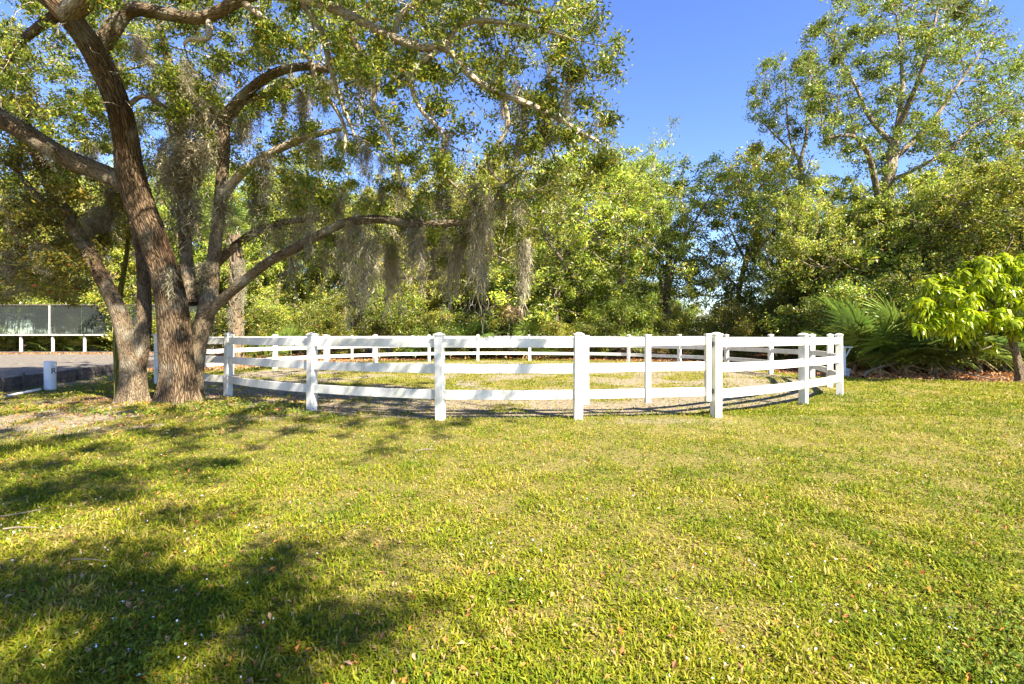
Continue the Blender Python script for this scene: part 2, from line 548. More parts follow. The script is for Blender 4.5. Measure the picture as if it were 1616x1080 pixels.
def plank(name, parent, a, b, z0, h, t, material, gap=0.0):
    a = np.array(a, float); b = np.array(b, float)
    Lh = np.linalg.norm(b - a)
    me = bevel_box_mesh(name, Lh - gap, t, h, 0.008)
    o = link(name, me, material, parent)
    mid = (a + b) / 2
    off = np.array(parent.location) if parent is not None else np.zeros(3)
    o.location = (mid[0] - off[0], mid[1] - off[1], z0 - off[2])
    o.rotation_euler = (0, 0, math.atan2(b[1] - a[1], b[0] - a[0]))
    return o


bpy.context.view_layer.update()
for i in range(len(EDGE) - 1):
    a, b2 = EDGE[i], EDGE[i + 1]
    k = max(1, int(round(np.linalg.norm(b2 - a) / 3.6)))
    for j in range(k):
        p, q = a + (b2 - a) * j / k, a + (b2 - a) * (j + 1) / k
        plank("board", edging, p, q, -0.05, 0.172, 0.05, M['timber'], 0.012)
        plank("board", edging, p + (0.012, 0), q + (0.012, 0), 0.125, 0.172, 0.055, M['timber'], 0.02)
        plank("top_board", edging, p - (0.06, 0), q - (0.06, 0), 0.299, 0.04, 0.16, M['timber'], 0.01)
        s = p + (q - p) * 0.35
        sk_ = link("stake", bevel_box_mesh("stake", 0.07, 0.07, 0.5, 0.006), M['timber'], edging)
        sk_.location = (s[0] + 0.075 + 12.0, s[1] - 11.9, -0.08)

# mirror wall along the far side of the arena
MY = 31.8
mirror = empty("arena_mirror_wall", ((-27.0), MY, 0))
tag(mirror, "long row of tall mirror panes on white posts across the riding arena", "mirror wall")
mx0, mx1, pw = -37.0, -19.0, 2.0
x = mx0
k = 0
while x < mx1 - 0.1:
    w = min(pw, mx1 - x)
    pane = link("pane", bevel_box_mesh("pane", w - 0.03, 0.02, 1.80, 0.003), M['mirror'], mirror)
    pane.location = (x + w / 2 + 27.0, 0, 1.42)
    pane.rotation_euler = (math.radians(-0.4), 0, math.radians((-1) ** k * 0.4))
    po = link("post", bevel_box_mesh("post", 0.12, 0.12, 1.36, 0.008), M['white_wood'], mirror)
    po.location = (x + 27.0 + 0.15, 0.06, -0.02)
    sl = link("sill", bevel_box_mesh("sill", w - 0.01, 0.16, 0.09, 0.008), M['white_wood'], mirror)
    sl.location = (x + w / 2 + 27.0, -0.02, 1.33)
    tr_ = link("top_rail", bevel_box_mesh("top_rail", w - 0.01, 0.10, 0.06, 0.008), M['timber'], mirror)
    tr_.location = (x + w / 2 + 27.0, 0.0, 3.23)
    if k % 2 == 0:
        st = link("stile", bevel_box_mesh("stile", 0.07, 0.035, 1.80, 0.005), M['white_wood'], mirror)
        st.location = (x + 27.0, -0.03, 1.42)
    x += w
    k += 1
kb = empty("arena_back_kerb", (-27, 30.3, 0))
tag(kb, "low grey timber kerb along the far side of the arena below the mirrors", "kerb")
for j in range(8):
    plank("board", kb, (-39 + j * 2.7, 30.35), (-36.3 + j * 2.7, 30.35), 0.24, 0.14, 0.07, M['timber'], 0.02)

# round white marker post with letter, and the loose pipe
pc = G(79, 615)
pvc = empty("marker_post", (pc[0], pc[1], 0))
tag(pvc, "short thick white pipe post with black letter beside timber edging", "marker post")
prof = [(0.118, -0.05), (0.118, 0.60), (0.126, 0.602), (0.126, 0.69), (0.115, 0.705), (0.0, 0.712)]
qb = QB(); ns = 28
vv = np.array([[(r * math.cos(2 * math.pi * j / ns), r * math.sin(2 * math.pi * j / ns), z) for j in range(ns)] for r, z in prof]).reshape(-1, 3)
qq = [[i * ns + j, i * ns + (j + 1) % ns, (i + 1) * ns + (j + 1) % ns, (i + 1) * ns + j] for i in range(len(prof) - 1) for j in range(ns)]
split = ns * 2
o = link("pipe", quad_mesh("pipe", vv[:split], [q for q in qq if max(q) < split], smooth=True), M['pvc'], pvc)
o = link("end_cap", quad_mesh("end_cap", vv[split:], [[k - split for k in q] for q in qq if min(q) >= split], smooth=True), M['pvc'], pvc)
fc = bpy.data.curves.new("letter", 'FONT'); fc.body = "R"; fc.size = 0.20; fc.extrude = 0.001
fo = bpy.data.objects.new("letter_tmp", fc); COL.objects.link(fo)
bpy.context.view_layer.update()
lm = bpy.data.meshes.new_from_object(fo.evaluated_get(bpy.context.evaluated_depsgraph_get()))
bpy.data.objects.remove(fo)
for v in lm.vertices:
    ang = math.radians(-14) + (v.co.x - 0.06) / 0.12
    rr = 0.1205 + v.co.z
    v.co = (rr * math.cos(ang), rr * math.sin(ang), v.co.y + 0.40)
lm.name = "letter"
link("letter", lm, M['black'], pvc)
a2, b2 = G(10, 628), G(63, 617.5)
tv, tq, tk = tube([(a2[0], a2[1], 0.035), (b2[0], b2[1], 0.04)], [0.03, 0.03], 10)
tag(link("loose_pipe", quad_mesh("loose_pipe", tv, tq, smooth=True), M['pvc']), "thin white pipe lying on the ground below the timber edging", "pipe")

# ------------------------------------------------------------------ round pen fence
RAILS = ((0.325, 0.15), (0.745, 0.15), (1.158, 0.15))
POST_H = 1.345
near = [G(*p) if p is not None else None for p in near_px]
near[1] = np.array([-8.35, 12.15])
# path of posts, anticlockwise seen from above starting at the near gate's right post
right_side = [near[6], near[7], near[8], np.array([8.30, 13.25])]
far_px = [1281, 1216, 1147, 1072, 992, 914, 836, 754, 677, 593, 514, 434]
far = [circle_hit(p) for p in far_px]
far[0] = G(1281, 599); far[1] = G(1216, 590.5)
left_back = [np.array([-9.75, 17.6]), ]
posts_loop = right_side + far + left_back + near[:6]
fence = empty("round_pen_fence", (PEN_C[0], PEN_C[1], 0))
tag(fence, "white three-rail vinyl fence in a ring around the round pen", "fence")
post_me = bevel_box_mesh("post", 0.135, 0.135, POST_H + 0.05, 0.006)
cap_me = None
import bmesh
bm = bmesh.new()
bmesh.ops.create_cube(bm, size=1.0)
for v in bm.verts:
    v.co = Vector((v.co.x * 0.156, v.co.y * 0.156, (v.co.z + 0.5) * 0.022))
top = [f for f in bm.faces if f.normal.z > 0.9]
ex = bmesh.ops.extrude_face_region(bm, geom=top)
tv_ = [e for e in ex['geom'] if isinstance(e, bmesh.types.BMVert)]
for v in tv_:
    v.co = Vector((v.co.x * 0.25, v.co.y * 0.25, 0.05))
bmesh.ops.delete(bm, geom=top, context='FACES_ONLY')
cap_me = bpy.data.meshes.new("cap"); bm.to_mesh(cap_me); bm.free()
nP = len(posts_loop)
gates = [(11 - 0, None)]
i593 = 4 + far_px.index(593)


def fence_post(p, ang, parent):
    z = float(ground_h(p[0], p[1]))
    o = link("post", post_me, M['vinyl'], parent)
    o.location = (p[0] - PEN_C[0], p[1] - PEN_C[1], -0.05 + z * 0.5)
    o.rotation_euler = (random.gauss(0, 0.008), random.gauss(0, 0.008), ang)
    c_ = link("cap", cap_me, M['vinyl'], o)
    c_.location = (0, 0, POST_H + 0.052)
    return o


for i, p in enumerate(posts_loop):
    pr, nx_ = posts_loop[i - 1], posts_loop[(i + 1) % nP]
    d = unit(nx_ - pr)
    fence_post(p, math.atan2(d[1], d[0]), fence)


def curved_rail(a, b, z0, h, t=0.045, sag=0.0):
    """Rail from post to post bowed a little along the ring."""
    n = 7
    s = np.linspace(0, 1, n)
    d = b - a
    Lh = np.linalg.norm(d)
    nrm = np.array([d[1], -d[0]]) / Lh
    mid = (a + b) / 2
    if np.dot(nrm, mid - PEN_C) < 0:
        nrm = -nrm
    bow = Lh * Lh / (8 * PEN_R) * 0.9
    c = a[None] + d[None] * s[:, None] + nrm[None] * (bow * 4 * s * (1 - s))[:, None]
    e = 0.004
    qb = QB()
    V = []
    for k in range(n):
        for (o_, z) in ((-t / 2, e), (-t / 2 + e, 0), (t / 2 - e, 0), (t / 2, e), (t / 2, h - e), (t / 2 - e, h), (-t / 2 + e, h), (-t / 2, h - e)):
            V.append((c[k, 0] + nrm[0] * o_, c[k, 1] + nrm[1] * o_, z0 + z))
    Q = [[k * 8 + j, k * 8 + (j + 1) % 8, (k + 1) * 8 + (j + 1) % 8, (k + 1) * 8 + j] for k in range(n - 1) for j in range(8)]
    V = np.array(V); V[:, 0] -= PEN_C[0]; V[:, 1] -= PEN_C[1]
    return quad_mesh("rail", V, Q)


near_gate_i, far_gate_i = nP - 1, i593          # the gate stands between post i and i+1
for i in range(nP):
    if i in (near_gate_i, far_gate_i):
        continue
    a, b2 = posts_loop[i], posts_loop[(i + 1) % nP]
    for z0, h in RAILS:
        link("rail", curved_rail(a, b2, z0 + random.gauss(0, 0.004), h), M['vinyl'], fence)


def gate(a, b2, label, hinge_at_b=True, zoff=0.0):
    """Three-upright gate between posts a and b2."""
    d = b2 - a
    Lh = np.linalg.norm(d)
    g = empty("pen_gate", (a[0], a[1], 0), math.atan2(d[1], d[0]))
    tag(g, label, "gate")
    W = Lh - 0.135 - 0.05
    x0 = 0.0675 + 0.02
    fr = 0.085
    stile = bevel_box_mesh("stile", fr, 0.085, 1.085, 0.005)
    capm = bevel_box_mesh("stile_cap", fr + 0.014, 0.099, 0.02, 0.006)
    tilt = math.atan2(0.028, W) if hinge_at_b else 0
    for xx in (x0 + fr / 2, x0 + W / 2, x0 + W - fr / 2):
        dz = 0.028 * (xx - x0) / W if hinge_at_b else 0
        o = link("stile", stile, M['vinyl'], g); o.location = (xx, 0, 0.245 + dz + zoff)
        c_ = link("stile_cap", capm, M['vinyl'], o); c_.location = (0, 0, 1.086)
    for z0, h in RAILS:
        for k in range(2):
            xa, xb = (x0 + fr, x0 + W / 2 - fr / 2) if k == 0 else (x0 + W / 2 + fr / 2, x0 + W - fr)
            o = link("rail", bevel_box_mesh("rail", xb - xa - 0.001, 0.04, h - 0.005, 0.004), M['vinyl'], g)
            xm = (xa + xb) / 2
            o.location = (xm, 0, z0 + 0.005 + (0.028 * (xm - x0) / W if hinge_at_b else 0) + zoff)
            o.rotation_euler = (0, -tilt, 0)
    hx = x0 + W + 0.012 if hinge_at_b else x0 - 0.012
    for z in (0.40, 1.17):
        o = link("hinge", bevel_box_mesh("hinge", 0.03, 0.05, 0.075, 0.004), M['metal'], g); o.location = (hx, -0.02, z)
    o = link("latch", bevel_box_mesh("latch", 0.022, 0.05, 0.05, 0.004), M['metal'], g)
    o.location = (x0 - 0.009 if hinge_at_b else x0 + W + 0.009, 0.01, 0.95)
    return g


gate(posts_loop[near_gate_i], posts_loop[0], "white three-upright vinyl gate in the near side of the round pen")
gate(posts_loop[far_gate_i], posts_loop[far_gate_i + 1], "small white gate on the far left side of the round pen", hinge_at_b=False)

# ------------------------------------------------------------------ trees: growth, leaves, moss
def colonize(nodes, parents, att, step, dk, di, iters=80, jit=0.25, seed=0, sag=0.0):
    r = np.random.default_rng(seed)
    cap = 30000
    pos = np.zeros((cap, 3)); par = np.full(cap, -1, int)
    n = len(nodes)
    pos[:n] = nodes; par[:n] = parents
    att = att.copy()
    nd = np.full(len(att), 1e9); ni = np.zeros(len(att), int)

    def upd(lo, hi):
        for s in range(lo, hi, 400):
            e = min(hi, s + 400)
            d = np.linalg.norm(att[:, None] - pos[None, s:e], axis=2)
            k = d.argmin(1); dm = d[np.arange(len(att)), k]
            better = dm < nd
            nd[better] = dm[better]; ni[better] = k[better] + s
    upd(0, n)
    for _ in range(iters):
        act = nd < di
        if not act.any():
            di *= 1.5
            if di > 50: break
            continue
        dirs = unit(att[act] - pos[ni[act]])
        uq, inv = np.unique(ni[act], return_inverse=True)
        acc = np.zeros((len(uq), 3)); np.add.at(acc, inv, dirs)
        acc = unit(unit(acc) + r.normal(0, jit, acc.shape) + np.array([0, 0, -sag]))
        new = pos[uq] + acc * step
        m = len(new)
        if n + m >= cap: break
        pos[n:n + m] = new; par[n:n + m] = uq
        upd(n, n + m)
        n += m
        keep = nd > dk
        att, nd, ni = att[keep], nd[keep], ni[keep]
        if len(att) == 0: break
    return pos[:n], par[:n]


def radii(par, n0, r_init, tip, ex=2.35):
    n = len(par)
    acc = np.zeros(n)
    rad = np.zeros(n)
    ch = np.bincount(par[par >= 0], minlength=n)
    for i in range(n - 1, -1, -1):
        rad[i] = tip if acc[i] == 0 else acc[i] ** (1 / ex)
        if i < n0:
            rad[i] = max(r_init[i], min(rad[i], r_init[i]))
        if par[i] >= 0:
            acc[par[i]] += rad[i] ** ex
    return rad, ch


def twig_mesh(name, pos, par, rad, n0, maxr=None, segs=(10, 6, 4, 3)):
    """Tubes for all grown nodes (index >= n0)."""
    n = len(pos)
    kids = [[] for _ in range(n)]
    for i in range(n0, n):
        kids[par[i]].append(i)
    qb = QB()
    seen = np.zeros(n, bool)
    for i in range(n0, n):
        p = par[i]
        if p >= n0 and kids[p] and max(kids[p], key=lambda k: rad[k]) == i:
            continue
        chain = [p, i]
        c_ = i
        while kids[c_]:
            c_ = max(kids[c_], key=lambda k: rad[k])
            chain.append(c_)
        pp = pos[chain]; rr = rad[chain].copy(); rr[0] = min(rr[0], rr[1] * 1.25); rr[-1] *= 0.6
        R = rr[1]
        ns = segs[0] if R > 0.08 else segs[1] if R > 0.03 else segs[2] if R > 0.012 else segs[3]
        if len(pp) > 2:
            pp = pp.copy(); pp[1:-1] = 0.5 * pp[1:-1] + 0.25 * (pp[:-2] + pp[2:])
        v, q, k = tube(pp, rr, ns, v0=i * 0.37)
        qb.add(v, q, vec=k)
    return qb.mesh(name, smooth=True)


def leaf_quads(cen, size, r, up=0.6, aspect=0.42, fold=0.18, droop=0.0):
    n = len(cen)
    d = r.normal(0, 1, (n, 3)); d[:, 2] -= droop; d = unit(d)
    nr = r.normal(0, 1, (n, 3)); nr[:, 2] = np.abs(nr[:, 2]) + up; nr = unit(nr)
    s = unit(np.cross(d, nr)); nn = np.cross(s, d)
    L = (size * r.uniform(0.65, 1.3, n))[:, None]
    W = L * aspect * 0.5 * r.uniform(0.8, 1.2, n)[:, None]
    p0 = cen - d * L * 0.5
    p2 = cen + d * L * 0.5 - nn * L * 0.06
    p1 = cen + s * W + nn * L * fold * 0.5
    p3 = cen - s * W + nn * L * fold * 0.5
    v = np.stack([p0, p1, p2, p3], 1).reshape(-1, 3)
    q = np.arange(n * 4).reshape(n, 4)
    return v, q


def palette(n, r, stops, weights, jitter=0.18):
    c = np.array(stops)[r.choice(len(stops), n, p=np.array(weights) / sum(weights))]
    return np.clip(c * (1 + r.normal(0, jitter, (n, 1))) * (1 + r.normal(0, 0.06, (n, 3))), 0.002, 0.9)


OAK_COL = [(0.10, 0.13, 0.02), (0.18, 0.205, 0.026), (0.28, 0.28, 0.03), (0.38, 0.34, 0.035), (0.38, 0.17, 0.03)]
OAK_W = [0.30, 0.34, 0.24, 0.10, 0.02]


def crown_mesh(name, pos, rad, par, n0, nleaf, size, spread, seed, cols=OAK_COL, w=OAK_W, thin=0.02, keep=None, up=0.6, droop=0.0, clump=0.55):
    r = np.random.default_rng(seed)
    idx = np.arange(n0, len(pos))
    idx = idx[rad[idx] < thin]
    ch = np.bincount(par[par >= 0], minlength=len(pos))
    wgt = np.where(ch[idx] == 0, 3.0, 1.0) * r.gamma(clump, 1.0, len(idx))
    pick = idx[r.choice(len(idx), nleaf, p=wgt / wgt.sum())]
    c = pos[pick] + r.normal(0, spread, (nleaf, 3)) * (1, 1, 0.8)
    if keep is not None:
        c = c[keep(c)]
    v, q = leaf_quads(c, np.full(len(c), size), r, up=up, droop=droop)
    # leaves of one spray share a tone
    sp = r.random(len(pos))[pick[:len(c)]] if keep is None else N1(c[:, 0] * 1.7 + c[:, 2], c[:, 1] * 1.7 - c[:, 2], 1.0, 2)
    big_ = N3(c[:, 0] * .55 + c[:, 2] * .4, c[:, 1] * .55 - c[:, 2] * .5, 1.0, 2)
    col = palette(len(c), r, cols, w) * ((0.75 + 0.5 * sp) * (0.55 + .9 * big_))[:, None]
    return quad_mesh(name, v, q, col)


def limbs(defs, parent, material, org, name="limb", k=4, nseg=14, rough=0.05, first_name="trunk", first_mat=None):
    """Hand-laid limbs: each def is rows (x, y, z, r) in world space. Returns nodes for growth."""
    nodes, pars, rr = [], [], []
    for i, d in enumerate(defs):
        s = smooth_line(d, k)
        v, q, vec = tube(s[:, :3], s[:, 3], 40 if i == 0 else nseg, rough=rough, seed=i, v0=i * 3.1)
        if i == 0:
            ns_ = 40
            ctr = np.repeat(s[:, :3], ns_, 0); an = np.tile(np.arange(ns_) / ns_ * 2 * np.pi, len(s))
            fl = np.clip(1 - v[:, 2] / 0.7, 0, 1.15) ** 2.2
            lob = 0.06 + 0.62 * np.clip(np.sin(5 * an + 0.8) + 0.5 * np.sin(3 * an + 2.1), 0, 2)
            v = np.where((fl > 0)[:, None], ctr + (v - ctr) * (1 + fl * lob)[:, None] * np.array([1, 1, 1.0]), v)
        v = v - np.asarray(org)
        me = quad_mesh(name if i else first_name, v, q, vec=vec, smooth=True)
        link(first_name if i == 0 else name, me, (first_mat or material) if i == 0 else material, parent)
        b0 = len(nodes)
        for j, row in enumerate(s):
            nodes.append(row[:3]); rr.append(row[3]); pars.append(-1 if j == 0 else b0 + j - 1)
    return np.array(nodes), np.array(pars), np.array(rr)


def rows(*a):
    return [(*P(x, y, Y), r) for x, y, Y, r in a]


def cloud(specs, r):
    out = []
    for px, py, rx, ry, y0, y1, n in specs:
        u = r.normal(0, 1, (n, 2)); u = u / np.linalg.norm(u, axis=1, keepdims=True) * np.sqrt(r.random((n, 1)))
        for (a_, b_), Y in zip(u, r.uniform(y0, y1, n)):
            out.append(P(px + a_ * rx, py + b_ * ry, Y))
    return np.array(out)


def moss_mesh(name, length, width, n, seed):
    """A tapering beard of short curly strands, top at the origin, about one metre long."""
    r = np.random.default_rng(seed)
    segs = 5
    V, Q, C = [], [], []
    cols_ = [(r.normal(0, width * .45, 2), r.uniform(.45, 1.0), r.normal(0, .05, 2)) for _ in range(5)]
    for i in range(n):
        off, dep, sl = cols_[r.integers(5)]
        u = r.random() ** 1.15
        wd = width * (.42 - .34 * u)
        p = np.array([*(off + sl * u * dep + r.normal(0, wd, 2)), -u * dep * length + r.uniform(-.02, .05)])
        Ls = r.uniform(.06, .24)
        ang = r.uniform(0, math.pi)
        wv = np.array([math.cos(ang), math.sin(ang), 0]) * r.uniform(.004, .0105)
        cur = r.normal(0, .05, 2)
        b0 = len(V)
        for k in range(segs + 1):
            f = 1.0 if k < segs else .3
            V.append(p + wv * f); V.append(p - wv * f)
            cur = cur * .35 + r.normal(0, .042, 2)
            p = p + np.array([cur[0], cur[1], -Ls / segs])
        t = r.uniform(.6, 1.3)
        for k in range(segs):
            Q.append([b0 + 2 * k, b0 + 2 * k + 1, b0 + 2 * k + 3, b0 + 2 * k + 2])
            C.append((.36 * t, .325 * t, .225 * t))
    return quad_mesh(name, np.array(V), np.array(Q), np.array(C))


MOSS = [moss_mesh("hanging_moss", 1.0, 0.16, 300, 50 + i) for i in range(6)]


def hang_moss(parent, org, spots, r):
    for x, y, z, Ls, w in spots:
        o = link("hanging_moss", MOSS[r.integers(6)], M['moss'], parent)
        o.location = (x - org[0], y - org[1], z - org[2])
        o.scale = (w / 0.16, w / 0.16, Ls)
        o.rotation_euler = (0, 0, r.uniform(0, 6.28))
        o["kind"] = "stuff"


def pix(c):
    return CX + F_PX * c[:, 0] / np.maximum(c[:, 1], 0.05), HY - F_PX * (c[:, 2] - CAMZ) / np.maximum(c[:, 1], 0.05)


# ---- the big leaning oak
r = np.random.default_rng(11)
orgA = np.array([TREE_A[0], TREE_A[1], 0.0])
oakA = empty("live_oak", orgA)
tag(oakA, "large leaning oak with ridged bark, draped in hanging moss, beside the white fence", "tree")
z_t = P(105, 25, 7.8)
A = [
    rows((283, 652, 9.8, .42), (283, 635, 9.8, .36), (281, 600, 9.8, .315), (277, 540, 9.8, .285), (268, 460, 9.75, .25), (243, 380, 9.6, .225), (217, 312, 9.4, .225),
         (205, 265, 9.2, .21), (200, 225, 9.0, .19), (188, 170, 8.7, .18), (163, 110, 8.4, .185), (139, 65, 8.1, .175), (107, 25, 7.8, .16), (62, -15, 7.6, .14), (-10, -60, 7.4, .11)),
    rows((214, 305, 9.4, .16), (180, 282, 9.35, .16), (110, 252, 9.1, .15), (50, 215, 8.9, .15), (0, 185, 8.7, .14), (-60, 140, 8.5, .11)),
    rows((152, 88, 8.3, .13), (175, 50, 8.2, .125), (205, 15, 8.2, .11), (260, 22, 8.1, .10), (320, 28, 8.0, .09), (370, 5, 7.9, .085), (410, -12, 7.9, .08)),
    rows((304, 645, 10.15, .25), (305, 600, 10.2, .18), (313, 540, 10.2, .165), (328, 480, 10.2, .17), (335, 430, 10.2, .135), (343, 360, 10.3, .12), (350, 290, 10.3, .115), (354, 230, 10.3, .105),
         (355, 190, 10.2, .115), (385, 150, 10., .10), (430, 117, 9.7, .09), (480, 105, 9.4, .075), (525, 112, 9.2, .05)),
    rows((324, 500, 10.15, .12), (345, 478, 10.0, .105), (380, 448, 9.8, .10), (425, 413, 9.6, .092), (470, 390, 9.4, .085), (510, 368, 9.2, .08), (545, 352, 9.1, .075), (600, 346, 9., .07),
         (650, 353, 8.9, .075), (720, 352, 8.8, .055), (765, 343, 8.7, .035)),
    rows((318, 450, 10.3, .09), (350, 408, 10.7, .09), (395, 372, 10.9, .085), (445, 352, 11., .07), (505, 345, 11., .05)),
    rows((304, 480, 10.25, .13), (294, 410, 10.4, .12), (290, 330, 10.4, .115), (288, 260, 10.4, .11), (283, 190, 10.4, .11), (265, 95, 10.3, .08), (250, 40, 10.2, .06)),
    rows((352, 312, 10.3, .08), (372, 283, 10.2, .085), (398, 260, 10.1, .08), (432, 240, 10., .075), (480, 218, 9.8, .06), (535, 204, 9.6, .04)),
    rows((362, 182, 10.2, .09), (390, 165, 10.1, .08), (430, 148, 10., .07), (475, 128, 9.9, .06), (530, 95, 9.8, .04)),
    rows((405, -10, 7.9, .08), (470, -5, 7.8, .08), (540, 20, 7.6, .072), (610, 55, 7.5, .066), (660, 75, 7.4, .06), (705, 78, 7.3, .056), (745, 122, 7.3, .05), (790, 148, 7.2, .045), (835, 165, 7.2, .04),
         (885, 190, 7.1, .032), (945, 225, 7.1, .022)),
    rows((700, 78, 7.3, .045), (720, 45, 7.3, .045), (760, 33, 7.3, .04), (830, 42, 7.2, .032), (905, 62, 7.2, .022)),
    [(*z_t, .16), (-4.5, 7.0, 7.2, .13), (-2.0, 6.5, 7.5, .11), (0.6, 6.2, 7.2, .09), (2.8, 6.0, 7.0, .06)],
    rows((470, -5, 7.8, .05), (505, 45, 7.8, .045), (520, 100, 7.9, .04), (535, 150, 8., .03), (560, 215, 8.1, .022)),
    rows((190, 180, 8.7, .05), (225, 152, 8.8, .04), (265, 172, 9., .03), (300, 190, 9.1, .02)),
    rows((385, 5, 7.9, .05), (440, 50, 7.8, .045), (488, 92, 7.8, .04), (500, 130, 7.9, .034), (540, 190, 8., .028), (545, 240, 8., .018)),
    rows((545, 20, 7.6, .05), (560, 70, 7.5, .042), (596, 118, 7.4, .036), (590, 165, 7.4, .03), (622, 232, 7.5, .022), (632, 290, 7.5, .014)),
    rows((690, 80, 7.3, .04), (650, 120, 7.3, .036), (662, 170, 7.3, .03), (700, 215, 7.4, .026), (692, 262, 7.4, .02), (735, 310, 7.5, .014)),
    rows((795, 150, 7.2, .036), (800, 205, 7.2, .03), (770, 255, 7.3, .026), (800, 300, 7.3, .018)),
    rows((330, 28, 8., .05), (328, 60, 7.9, .042), (300, 62, 7.9, .034), (290, 70, 7.9, .02)),
    rows((620, 58, 7.5, .045), (636, 20, 7.5, .042), (690, -8, 7.4, .035), (760, -5, 7.3, .028), (850, 20, 7.2, .02)),
    rows((95, 20, 7.8, .09), (40, 60, 8.0, .06), (10, 100, 8.2, .045), (-20, 140, 8.4, .03)),
]
nodes, pars, rr = limbs(A, oakA, M['bark_pale'], orgA, first_mat=M['bark'])
for c_, d in zip([k_ for k_ in oakA.children if k_.name.startswith("limb")], A[1:]):
    if d[0][3] <= .08:
        c_.data.materials.clear(); c_.data.materials.append(M['twig'])
att = cloud([(70, 100, 130, 110, 7.3, 11, 340), (250, 200, 130, 90, 10.5, 13, 160), (130, 170, 110, 80, 9, 12, 120), (50, 260, 90, 70, 9, 12, 70), (330, 90, 180, 110, 8, 12, 420), (430, 205, 130, 80, 9, 12, 170), (520, 60, 130, 90, 7, 10, 330), (650, 60, 150, 90, 6.5, 9.5, 380),
             (800, 60, 150, 80, 6.5, 9, 420), (920, 70, 75, 75, 6.5, 8.5, 240), (740, 190, 170, 80, 6.8, 9.5, 190), (905, 215, 90, 95, 6.5, 9, 300), (570, 260, 140, 90, 8, 11, 190), (720, 320, 150, 60, 8, 10.5, 170), (480, 330, 90, 60, 9, 12, 70), (620, 390, 150, 50, 8.5, 10.5, 40)], r)
ov = np.stack([r.uniform(-6, 3.6, 520), r.uniform(4.6, 8.2, 520), r.uniform(6.4, 8.6, 520)], -1)
top = np.stack([r.uniform(-11, 1.5, 420), r.uniform(7, 13.5, 420), r.uniform(7.6, 10.2, 420)], -1)


def over(px, py, z, h):
    """Point h above height z at ground pixel (px, py), towards the sun."""
    g = G(px, py)
    return np.array([g[0] + SUN_A * h, g[1] - SUN_B * h, z + h])


sh = []
for px0, py0, h0, n0 in [(350, 632, 5.6, 30), (420, 640, 5.9, 34), (500, 651, 5.7, 34), (580, 657, 6.2, 34), (650, 661, 5.8, 30), (730, 663, 6.0, 30), (800, 663, 5.8, 24), (850, 662, 6.1, 14),
                         (420, 668, 6.3, 24), (340, 690, 6.4, 26), (200, 680, 6.5, 26), (70, 690, 6.4, 26), (130, 655, 6.6, 26), (270, 660, 6.6, 26), (500, 690, 6.3, 16), (30, 640, 6.6, 20), (150, 700, 6.5, 26), (20, 720, 6.4, 26), (250, 720, 6.4, 20), (390, 650, 6.4, 26), (460, 662, 6.3, 26), (560, 672, 6.3, 22), (620, 650, 6.2, 26), (320, 670, 6.5, 26)]:
    sh.append(over(px0, py0, .7 if py0 < 664 else 0, h0) + r.normal(0, 1, (int(n0 * 1.3), 3)) * (.52, .48, .32))
att = np.vstack([att, ov, top] + sh)
px_, py_ = pix(att)
att = att[~((px_ > 985) & (py_ > -25) & (att[:, 1] > 0))]
pos, par = colonize(nodes, pars, att, 0.20, 0.30, 2.5, iters=110, jit=0.35, seed=3)
rad, ch = radii(par, len(nodes), rr, 0.0068, 2.15)
tw = twig_mesh("branches", pos - orgA, par, rad, len(nodes))
tag(link("branches", tw, M['twig'], oakA), kind="stuff")


def keepA(c):
    x_, y_ = pix(c)
    out = (x_ > 1005) & (y_ > -15) & (c[:, 1] > 0)
    for d, w in ((A[0], 24), (A[1], 17), (A[2], 10), (A[3], 13), (A[4], 9), (A[9], 6), (A[10], 5)):
        d = np.array(d)
        lx, ly = pix(d)
        for k in range(len(d) - 1):
            for t in (0, .25, .5, .75):
                qx, qy, qd = lx[k] + (lx[k + 1] - lx[k]) * t, ly[k] + (ly[k + 1] - ly[k]) * t, d[k, 1]
                out |= (np.hypot(x_ - qx, y_ - qy) < w) & (c[:, 1] < qd) & (c[:, 1] > 3)
    return ~out


cm = crown_mesh("crown", pos, rad, par, len(nodes), 245000, 0.072, 0.085, 5, keep=keepA, thin=0.020)
o = link("crown", cm, M['leaf'], oakA); o["kind"] = "stuff"
o.location = -orgA
